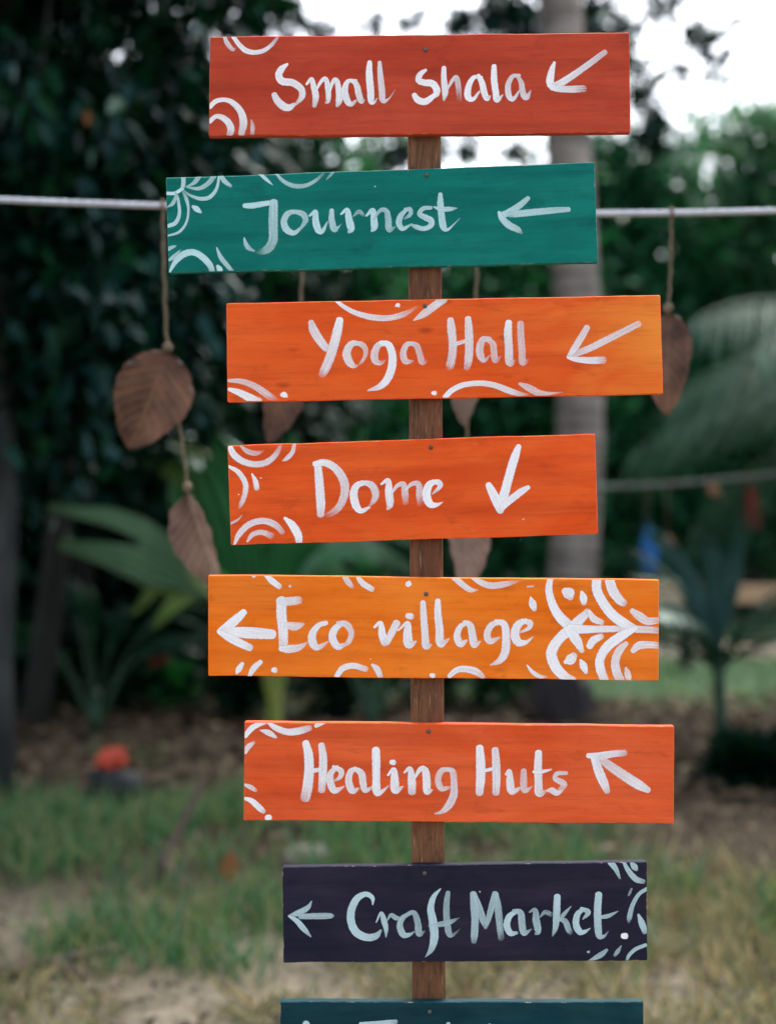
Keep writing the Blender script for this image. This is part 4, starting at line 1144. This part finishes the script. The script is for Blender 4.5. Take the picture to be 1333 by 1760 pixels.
# --- teal board: Journest
B[2].paint('lettering', S('''
3 .9 .9 | 512 285 26, 560 285 34, 640 272 30, 700 264 22
3 .75 .35 | 685 265 48, 682 350 52, 682 430 52, 680 490 54, 655 535 50, 615 555 36, 570 550 20
3 .4 .9 | 570 552 12, 532 530 28, 515 490 16, 512 470 4
3 .6 .95 | 820 320 20, 770 330 34, 745 375 36, 760 425 40, 805 445 28, 850 410 12
3 .7 .5 | 800 318 20, 855 335 36, 872 370 34, 850 410 18, 835 435 8
3 .9 .9 | 895 345 12, 930 320 24, 930 370 38, 945 425 40, 970 435 26, 1000 380 8
3 .8 .6 | 1025 312 26, 1025 370 36, 1040 425 36, 1065 410 12, 1085 390 3
3 .9 .9 | 1080 335 12, 1115 310 26, 1125 360 40, 1138 420 42, 1125 442 16
3 .4 .5 | 1150 350 6, 1185 320 24, 1215 345 14
3 .9 .9 | 1228 345 12, 1265 312 28, 1272 360 38, 1275 410 40, 1260 435 14
4 .5 .7 | 5 360 8, 45 305 22, 80 310 30, 90 360 36, 95 415 34, 130 400 6
4 .7 .8 | 200 300 14, 165 330 30, 150 375 34, 170 410 28, 205 395 14, 225 380 5
4 .7 .6 | 185 300 18, 215 300 26, 215 330 22, 180 355 10
4 .7 .9 | 335 290 20, 290 295 24, 268 325 26, 300 345 34, 335 365 36, 330 395 30, 290 410 26, 250 400 26, 225 390 14
4 .8 .85 | 388 212 24, 388 270 36, 395 340 38, 405 400 38, 430 415 18, 465 385 7, 500 350 3
4 .8 .7 | 350 285 8, 385 298 24, 440 298 26, 485 292 4
'''), M['aqua'])
B[2].paint('arrow', S('''
4 .7 .9 | 890 235 26, 850 270 34, 800 305 38, 745 330 34, 722 318 20
4 .7 .8 | 1122 300 28, 1040 305 34, 930 315 38, 830 325 38, 780 330 30
4 .95 .6 | 722 315 14, 740 350 34, 780 390 40, 830 415 34, 858 440 6
'''), M['aqua'])
B[2].paint('painted_motif', S('''
3 .7 .8 | 155 115 26, 155 150 26, 150 185 22
3 .5 .7 | 245 112 32, 225 145 26, 195 165 14, 165 175 6
3 .5 .8 | 335 110 30, 300 155 28, 245 185 22, 175 178 8
3 .8 .7 | 365 112 14, 350 185 18, 310 235 24, 255 245 22, 195 225 14, 155 195 8
3 .95 .95 | 55 213 20, 105 212 20, 150 185 20
3 .6 .7 | 60 295 6, 90 275 22, 108 240 18, 110 205 8
3 .9 .7 | 66 405 22, 110 385 24, 132 330 20, 125 255 16, 118 215 8
3 .8 .7 | 65 462 10, 130 440 16, 172 385 14, 185 310 14, 172 245 20, 150 200 10
3 .9 .9 | 210 290 16, 232 305 34, 258 325 14
3 .8 .6 | 375 105 22, 395 140 28, 435 172 18
3 .9 .8 | 600 95 16, 640 130 20, 680 165 4
3 .7 .5 | 698 95 14, 740 140 22, 800 168 26, 870 168 24, 935 135 20, 980 92 14
3 .4 .4 | 1035 85 16, 1015 110 14, 990 135 6
3 .7 .5 | 66 540 24, 90 530 20, 115 520 6
3 .8 .5 | 72 605 16, 100 585 24, 140 545 8
3 .9 .9 | 75 675 12, 105 620 28, 155 572 38, 215 560 36, 270 590 38, 310 635 36, 325 675 30
3 .9 .9 | 355 640 18, 368 660 34, 375 678 20
3 .8 .6 | 350 532 8, 375 590 26, 415 640 26, 445 675 22
'''), M['aqua'])
# --- orange board: Yoga Hall
B[3].paint('lettering', S('''
5 .6 .9 | 548 195 32, 562 240 50, 595 295 48, 635 345 44
5 1 .6 | 712 182 40, 700 240 50, 680 320 52, 655 400 52, 625 470 48, 608 498 36
5 .8 .7 | 830 318 20, 780 320 36, 752 370 46, 765 420 46, 790 445 30, 815 445 8
5 .6 .4 | 800 315 20, 840 325 32, 860 355 28, 855 395 20, 835 425 16, 808 446 8
5 .8 .5 | 975 320 24, 935 325 34, 912 370 42, 915 415 40, 945 430 24, 975 410 10
5 .95 .9 | 945 312 22, 990 325 38, 1012 380 44, 1010 450 46, 985 520 44, 940 565 34, 872 588 8
5 .6 .6 | 1130 318 22, 1095 325 30, 1075 370 36, 1085 415 38, 1110 422 24, 1135 415 8
5 .55 .4 | 1105 315 18, 1150 330 34, 1170 380 36, 1185 425 34, 1215 410 5
-
6 .8 .5 | 110 178 36, 115 230 46, 122 300 44, 120 370 44, 108 430 44, 100 452 30
6 .85 .6 | 208 170 34, 212 240 44, 214 320 44, 210 400 44, 200 450 30
6 .7 .7 | 130 315 24, 200 295 20
6 .6 .6 | 330 285 24, 290 290 36, 272 340 42, 280 385 40, 300 405 24, 330 375 8
6 .55 .45 | 310 288 18, 345 310 34, 352 360 36, 360 405 30, 395 380 5
6 1 .5 | 435 192 36, 430 250 44, 435 330 44, 440 418 42, 470 400 8
6 .5 .5 | 500 197 36, 502 270 38, 508 350 38, 512 418 36, 545 400 10
'''), M['white'])
B[3].paint('arrow', S('''
6 .5 .8 | 1160 200 34, 1080 240 36, 980 290 38, 880 340 36, 790 375 34
6 .6 .9 | 872 220 34, 840 275 38, 800 340 36, 765 385 18
6 .95 .7 | 765 390 14, 820 400 30, 900 405 38, 965 402 40
'''), M['white'])
B[3].paint('painted_motif', S('''
5 1 .5 | 695 75 20, 740 110 24, 810 145 28, 900 168 34, 990 172 32, 1080 150 30, 1155 108 10
5 1 1 | 1032 104 10, 1045 98 24, 1052 108 8
5 .6 .8 | 1135 185 8, 1190 150 40, 1250 105 44, 1310 65 40
5 .6 .5 | 75 530 18, 150 535 30, 220 560 36, 290 605 40, 345 645 30
5 .95 .9 | 80 580 20, 140 600 38, 200 630 44, 255 650 36
5 .95 .95 | 380 612 22, 395 612 34, 412 622 12
5 .95 .95 | 1243 602 20, 1258 602 26
6 1 .6 | 80 610 30, 120 570 30, 190 540 30, 280 532 30, 360 545 32, 440 575 34, 500 592 24, 550 595 5
6 .6 .5 | 495 535 16, 540 555 36, 600 585 36, 660 590 18, 740 582 4
'''), M['white'])
# --- red-orange board: Dome
B[4].paint('lettering', S('''
7 .9 .9 | 670 250 46, 678 330 54, 685 420 56, 690 500 56, 688 570 46
7 1 .4 | 650 238 36, 720 230 46, 790 270 50, 840 350 56, 845 430 52, 815 510 46, 760 560 40, 700 575 26
7 .9 1 | 990 360 24, 930 375 40, 905 430 50, 920 510 50, 955 545 34, 1010 520 14
7 .8 .5 | 955 355 20, 1020 375 46, 1048 430 48, 1035 480 34, 1000 520 10
7 .95 .8 | 1085 370 14, 1130 345 30, 1135 420 50, 1142 500 46, 1125 535 16
7 .8 .5 | 1150 440 8, 1185 385 24, 1230 370 34, 1240 430 44, 1245 495 38
8 .8 .45 | 25 410 10, 65 370 26, 110 370 36, 118 440 46, 120 505 36
8 1 1 | 230 350 24, 180 375 46, 162 440 54, 185 500 48, 230 505 26, 268 487 4
8 .95 .7 | 200 350 20, 240 360 40, 250 385 30, 200 435 10
'''), M['white'])
B[4].paint('arrow', S('''
8 1 .95 | 765 122 34, 740 190 54, 710 290 56, 680 400 58, 655 490 60, 645 548 40
8 1 .95 | 567 374 40, 590 420 54, 625 490 60, 642 545 40
8 .85 1 | 828 390 28, 780 420 44, 720 465 46, 670 510 40, 650 545 26
'''), M['white'])
B[4].paint('painted_motif', S('''
7 1 .5 | 98 133 36, 125 180 44, 180 220 42, 260 240 40, 340 225 40, 400 170 34, 432 105 22
7 .6 .3 | 165 120 10, 210 155 32, 265 168 30, 325 150 6
7 .6 .8 | 518 105 22, 505 160 28, 470 200 28, 440 218 8
7 1 .5 | 90 255 18, 150 290 32, 195 360 36, 195 430 34, 170 500 28, 150 530 8
7 .9 .9 | 240 302 10, 262 350 32, 272 398 34
7 .6 .4 | 100 628 16, 145 605 14, 178 570 5
7 .8 .65 | 125 768 14, 155 700 36, 220 635 40, 310 610 40, 390 635 42, 440 685 34
7 .65 .6 | 210 745 14, 245 700 32, 305 685 34, 370 710 40
7 1 .95 | 455 592 20, 505 640 50, 540 700 52, 548 748 42
7 .7 .7 | 294 330 6, 302 330 7
7 .7 .7 | 150 438 6, 157 438 7
'''), M['white'])
# --- amber board: Eco village
B[5].paint('lettering', S('''
9 .9 .9 | 480 205 56, 478 280 56, 488 380 54, 490 475 50
9 .75 .7 | 462 210 38, 520 212 48, 580 205 44
9 .8 .6 | 500 345 30, 555 355 48, 608 340 14
9 .9 .6 | 475 483 30, 520 485 46, 580 475 36, 628 445 6
9 .9 .8 | 735 335 26, 690 350 30, 655 400 44, 660 455 46, 690 475 34, 750 440 6
9 .9 .85 | 830 335 24, 785 370 40, 770 420 44, 800 470 40, 840 460 20
9 .6 .7 | 800 335 20, 850 345 40, 878 390 34, 865 440 28, 830 470 14
-
9 1 .9 | 1010 360 14, 1045 335 24, 1055 400 44, 1070 452 40
9 .8 .9 | 1138 335 42, 1110 390 40, 1080 450 34
9 .9 .9 | 1145 380 8, 1200 335 24, 1200 400 50, 1208 460 46, 1250 440 8
9 .9 .9 | 1200 295 32, 1222 298 36
9 .85 .8 | 1288 218 30, 1292 300 38, 1300 400 40, 1305 468 40, 1335 460 14
10 .95 .8 | 40 208 32, 40 280 40, 50 370 44, 55 455 44, 105 425 8
10 .8 .9 | 215 335 20, 170 355 30, 150 410 40, 170 455 40, 205 435 12
10 .8 .8 | 190 330 22, 225 350 38, 240 420 44, 250 460 40, 285 440 6
10 .8 .8 | 415 330 20, 350 345 34, 322 400 40, 340 440 36, 392 418 12
10 .9 .85 | 370 325 22, 420 345 40, 430 420 44, 425 500 46, 395 550 36, 338 578 4
10 .9 .9 | 545 320 24, 500 345 44, 480 400 50, 500 445 46, 545 445 24, 585 415 4
10 .9 .8 | 520 320 20, 565 335 36, 560 365 24, 510 390 10
'''), M['white'])
B[5].paint('arrow', S('''
9 1 .95 | 265 272 36, 225 310 50, 170 355 50, 120 383 26
9 .9 1 | 428 400 54, 350 395 62, 250 390 62, 150 385 40
9 1 .95 | 118 387 20, 180 420 44, 240 450 46, 300 478 40
'''), M['white'])
B[5].paint('painted_motif', S('''
9 .8 .8 | 320 60 26, 322 70 20
9 .95 .9 | 392 64 24, 425 95 36, 468 128 30
9 .7 .7 | 524 125 12, 531 125 14
9 .7 .6 | 840 72 28, 860 100 34, 885 130 22
9 .85 .85 | 918 78 24, 945 110 34, 998 143 30
9 .95 .95 | 1200 118 26, 1207 108 34, 1210 97 12
9 .9 .9 | 255 568 22, 235 600 34, 222 625 14
9 .9 .8 | 360 558 26, 320 595 34, 295 640 22
9 .95 .95 | 430 605 26, 443 605 32
9 .9 .85 | 795 640 30, 830 595 34, 890 580 34, 962 600 32
9 .8 .8 | 998 575 16, 1025 600 36, 1045 645 28
10 .95 .95 | 2 635 24, 16 638 26
10 .85 .8 | 105 640 24, 150 605 34, 205 600 38, 260 615 40, 300 645 24
10 .8 .7 | 135 75 34, 180 115 34, 225 145 30, 270 148 4
10 .9 .5 | 240 75 24, 290 105 34, 350 122 36, 430 112 32, 515 92 5
10 .5 .5 | 552 128 10, 588 125 10
10 .9 .9 | 570 187 8, 582 225 44, 592 258 28
10 .95 1 | 683 82 32, 675 150 40, 700 240 48, 745 310 56, 810 365 60
10 1 .95 | 810 365 60, 740 420 56, 690 500 60, 710 580 60, 760 640 56, 810 668 50
10 1 .8 | 805 365 60, 850 320 54, 900 270 40
10 .9 .8 | 905 268 20, 930 310 40, 980 333 30
10 1 .8 | 800 370 60, 900 372 44, 1000 370 38, 1100 370 34
10 .8 .6 | 1100 370 34, 1200 372 40, 1305 378 34
10 1 .9 | 790 380 50, 830 430 56, 865 498 26
10 .95 .9 | 907 470 38, 930 435 44, 976 412 34
10 .9 .9 | 765 152 40, 788 168 72, 800 192 34
10 .95 .95 | 862 157 16, 872 190 44, 875 222 30
10 .95 .9 | 768 560 22, 798 545 60, 820 520 38
10 .95 .6 | 550 577 8, 580 615 22, 620 640 24, 668 645 5
10 .95 .95 | 855 547 12, 872 580 44, 888 620 20
10 .95 1 | 948 88 52, 950 150 54, 985 220 54, 1040 290 56, 1110 340 54, 1172 362 26
10 1 .95 | 1172 365 26, 1090 410 52, 1010 470 54, 968 540 50, 970 600 52, 995 668 48
10 .9 .85 | 1022 90 54, 1040 150 56, 1080 205 50, 1105 222 40
10 .8 .7 | 1150 266 30, 1190 295 48, 1240 325 44, 1305 320 32
10 .85 .7 | 1155 495 30, 1190 465 44, 1250 460 40, 1305 465 36
10 .7 .85 | 1118 452 26, 1080 490 44, 1055 550 46, 1060 610 50, 1085 668 50
10 .6 .8 | 1115 592 14, 1125 625 36, 1132 662 28
'''), M['white'])
# --- vermilion board: Healing Huts
B[6].paint('lettering', S('''
11 1 .8 | 428 160 40, 445 230 52, 448 320 54, 440 410 58, 426 485 56
11 .8 .85 | 520 173 38, 530 250 46, 528 350 46, 522 440 40
11 .85 .85 | 465 325 26, 520 315 24
11 .8 .85 | 615 300 20, 575 340 36, 575 400 42, 600 440 38, 655 415 5
11 .8 .7 | 590 300 20, 635 325 34, 630 360 26, 595 385 8
11 .75 .8 | 740 315 20, 695 325 34, 680 380 40, 700 440 40, 738 428 14
11 .8 .75 | 715 310 24, 755 340 40, 765 400 40, 780 440 30, 830 410 6
11 1 .8 | 840 200 44, 842 270 48, 842 360 44, 845 445 48, 875 445 24, 915 410 6
11 .95 .85 | 910 350 12, 945 315 26, 950 380 48, 955 440 44, 1000 415 6
11 .95 .95 | 930 273 28, 946 275 32
11 .85 .85 | 1005 335 10, 1040 310 26, 1050 380 46, 1052 450 44
11 .9 .9 | 1060 380 8, 1100 315 28, 1130 325 40, 1138 390 46, 1140 445 40, 1172 435 8
11 .65 .5 | 1290 320 18, 1230 320 32, 1205 370 36, 1220 425 36, 1260 425 20, 1290 410 8
11 .55 .75 | 1255 310 18, 1290 330 36, 1298 400 38, 1295 470 44, 1265 530 44, 1225 565 24, 1182 577 5
-
12 .95 .9 | 150 188 44, 155 270 52, 155 370 52, 148 455 44
12 .75 .85 | 240 200 40, 246 280 46, 248 370 46, 245 455 40
12 .9 .9 | 175 325 20, 225 312 20
12 .9 .8 | 305 345 16, 325 325 24, 328 390 44, 340 445 40, 395 420 8
12 .5 .6 | 408 323 34, 408 390 40, 415 440 34, 460 415 6
12 .95 .7 | 495 216 40, 492 300 46, 495 390 44, 500 455 46, 540 440 10
12 .9 .8 | 465 330 16, 510 330 22, 570 316 10
12 .6 .7 | 660 337 20, 605 340 26, 592 370 28, 630 390 36, 645 410 32, 610 440 16
12 .7 .8 | 545 440 14, 575 440 36, 605 455 30, 640 435 10
'''), M['white'])
B[6].paint('arrow', S('''
12 .95 .65 | 785 235 28, 850 238 44, 930 225 40, 1003 218 36
12 .9 .8 | 820 245 40, 850 330 54, 880 400 50, 898 445 34
12 .5 1 | 850 250 40, 920 300 52, 1010 360 56, 1080 405 56, 1138 437 36
'''), M['white'])
B[6].paint('painted_motif', S('''
11 .95 .9 | 73 120 26, 110 75 34, 155 50 28, 190 40 24
11 .95 .75 | 205 38 14, 250 70 34, 320 95 38, 385 90 42, 452 72 34
11 .8 .85 | 162 86 8, 210 100 34, 255 128 14
11 .85 .8 | 487 60 22, 510 50 24, 545 35 16
11 .8 .7 | 75 220 14, 90 185 32, 125 157 16
11 .8 .6 | 68 405 14, 105 420 28, 138 442 16
11 .95 .85 | 66 485 16, 110 500 32, 155 540 36, 182 563 26
11 1 1 | 202 600 34, 216 600 38
'''), M['white'])
# --- navy board: Craft Market
B[7].paint('lettering', S('''
13 .9 .9 | 688 343 8, 685 295 30, 640 270 36, 580 300 46, 540 380 52, 540 470 54, 580 540 54, 650 570 50, 710 560 44, 745 520 14
13 .8 .8 | 712 465 8, 745 400 20, 765 450 40, 780 510 32, 780 568 8
13 .6 .6 | 790 450 8, 815 415 26, 850 435 34, 885 430 12
13 .55 .85 | 960 400 16, 900 430 34, 875 490 44, 900 550 44, 945 550 24, 975 530 8
13 .5 .6 | 930 405 22, 975 400 36, 1000 470 44, 1010 545 44, 1050 525 6
13 .9 .8 | 1158 232 8, 1110 290 34, 1090 370 46, 1105 460 56, 1115 560 56, 1095 650 40, 1052 708 4
13 .55 .5 | 1210 258 30, 1200 330 40, 1200 430 44, 1215 535 44, 1240 555 24, 1295 510 4
13 .6 .5 | 1075 490 6, 1150 480 36, 1220 465 34, 1290 432 5
-
14 .7 .7 | 90 265 40, 98 350 52, 105 450 50, 100 550 48, 95 600 36
14 .65 .6 | 95 264 36, 130 360 48, 160 450 44, 178 503 24
14 .65 .6 | 245 266 44, 220 360 44, 195 450 36, 177 508 20
14 .65 .55 | 255 268 24, 265 370 48, 275 480 46, 285 580 40
14 .85 .95 | 400 390 20, 345 420 40, 325 485 46, 350 540 40, 395 538 20
14 .6 .7 | 370 385 24, 420 400 44, 430 480 48, 445 540 40, 498 510 4
14 .45 .75 | 480 395 10, 520 380 32, 528 450 50, 540 525 44, 522 548 14
14 .45 .4 | 555 430 8, 590 395 30, 640 415 30
14 .95 .6 | 675 285 44, 672 350 48, 668 440 46, 660 510 34, 640 563 8
14 .6 .6 | 770 354 6, 720 410 28, 690 455 20
14 .6 .5 | 690 445 20, 730 460 40, 750 510 40, 768 540 34
14 .8 .95 | 860 372 20, 815 410 40, 805 480 46, 830 530 44, 865 530 26, 905 505 4
14 .8 .6 | 840 370 24, 890 395 36, 850 445 10
14 .9 .6 | 962 270 46, 955 360 50, 955 460 50, 965 555 44, 1000 560 20, 1030 525 4
14 .7 .6 | 975 430 24, 1030 420 28, 1098 387 5
'''), M['ice'])
B[7].paint('arrow', S('''
13 .6 .8 | 265 317 6, 235 365 34, 170 400 40, 107 420 14
13 .95 .7 | 107 422 14, 160 455 34, 210 510 38, 260 565 10
13 .65 .6 | 185 425 36, 300 422 42, 390 420 38, 422 420 10
'''), M['ice'])
B[7].paint('painted_motif', S('''
14 .9 .5 | 1045 47 44, 1080 95 34, 1110 165 12
14 .8 .7 | 1135 47 20, 1170 110 34, 1220 165 40, 1275 183 30
14 .8 .7 | 1187 48 20, 1210 80 44, 1226 103 20
14 .4 .3 | 1190 232 14, 1175 265 18, 1166 286 8
14 .8 .5 | 1298 232 26, 1240 270 26, 1195 350 30, 1175 430 34, 1170 468 14
14 .8 .8 | 1237 412 16, 1260 470 44, 1283 533 36
14 .4 .6 | 1118 627 8, 1095 665 28, 1070 698 18
14 .5 .7 | 1018 657 20, 970 695 38, 892 733 10
14 .8 .7 | 1288 622 24, 1220 650 26, 1175 690 24, 1155 732 20
14 .6 .6 | 885 670 14, 897 670 16
'''), M['ice'])
B[7].paint('painted_dot', S('14 1 1 | 1130 560 38, 1150 560 42'), M['white'])
# --- dark teal board: only the tops of its strokes are in view
B[8].paint('lettering', S('''
15 .9 .8 | 600 442 20, 700 440 30, 780 434 32, 850 428 30
15 .8 .7 | 720 450 46, 720 560 50, 715 700 44
15 .8 .7 | 1212 440 26, 1205 540 40, 1205 680 40
16 .8 .7 | 205 448 20, 200 540 40, 200 680 40
'''), M['ice'])
B[8].paint('arrow', S('''
15 .95 .8 | 228 440 46, 190 520 50, 130 590 30
15 .8 .8 | 130 592 26, 260 596 44, 400 594 36
15 .8 .7 | 130 596 24, 180 650 44, 235 720 30
'''), M['ice'])
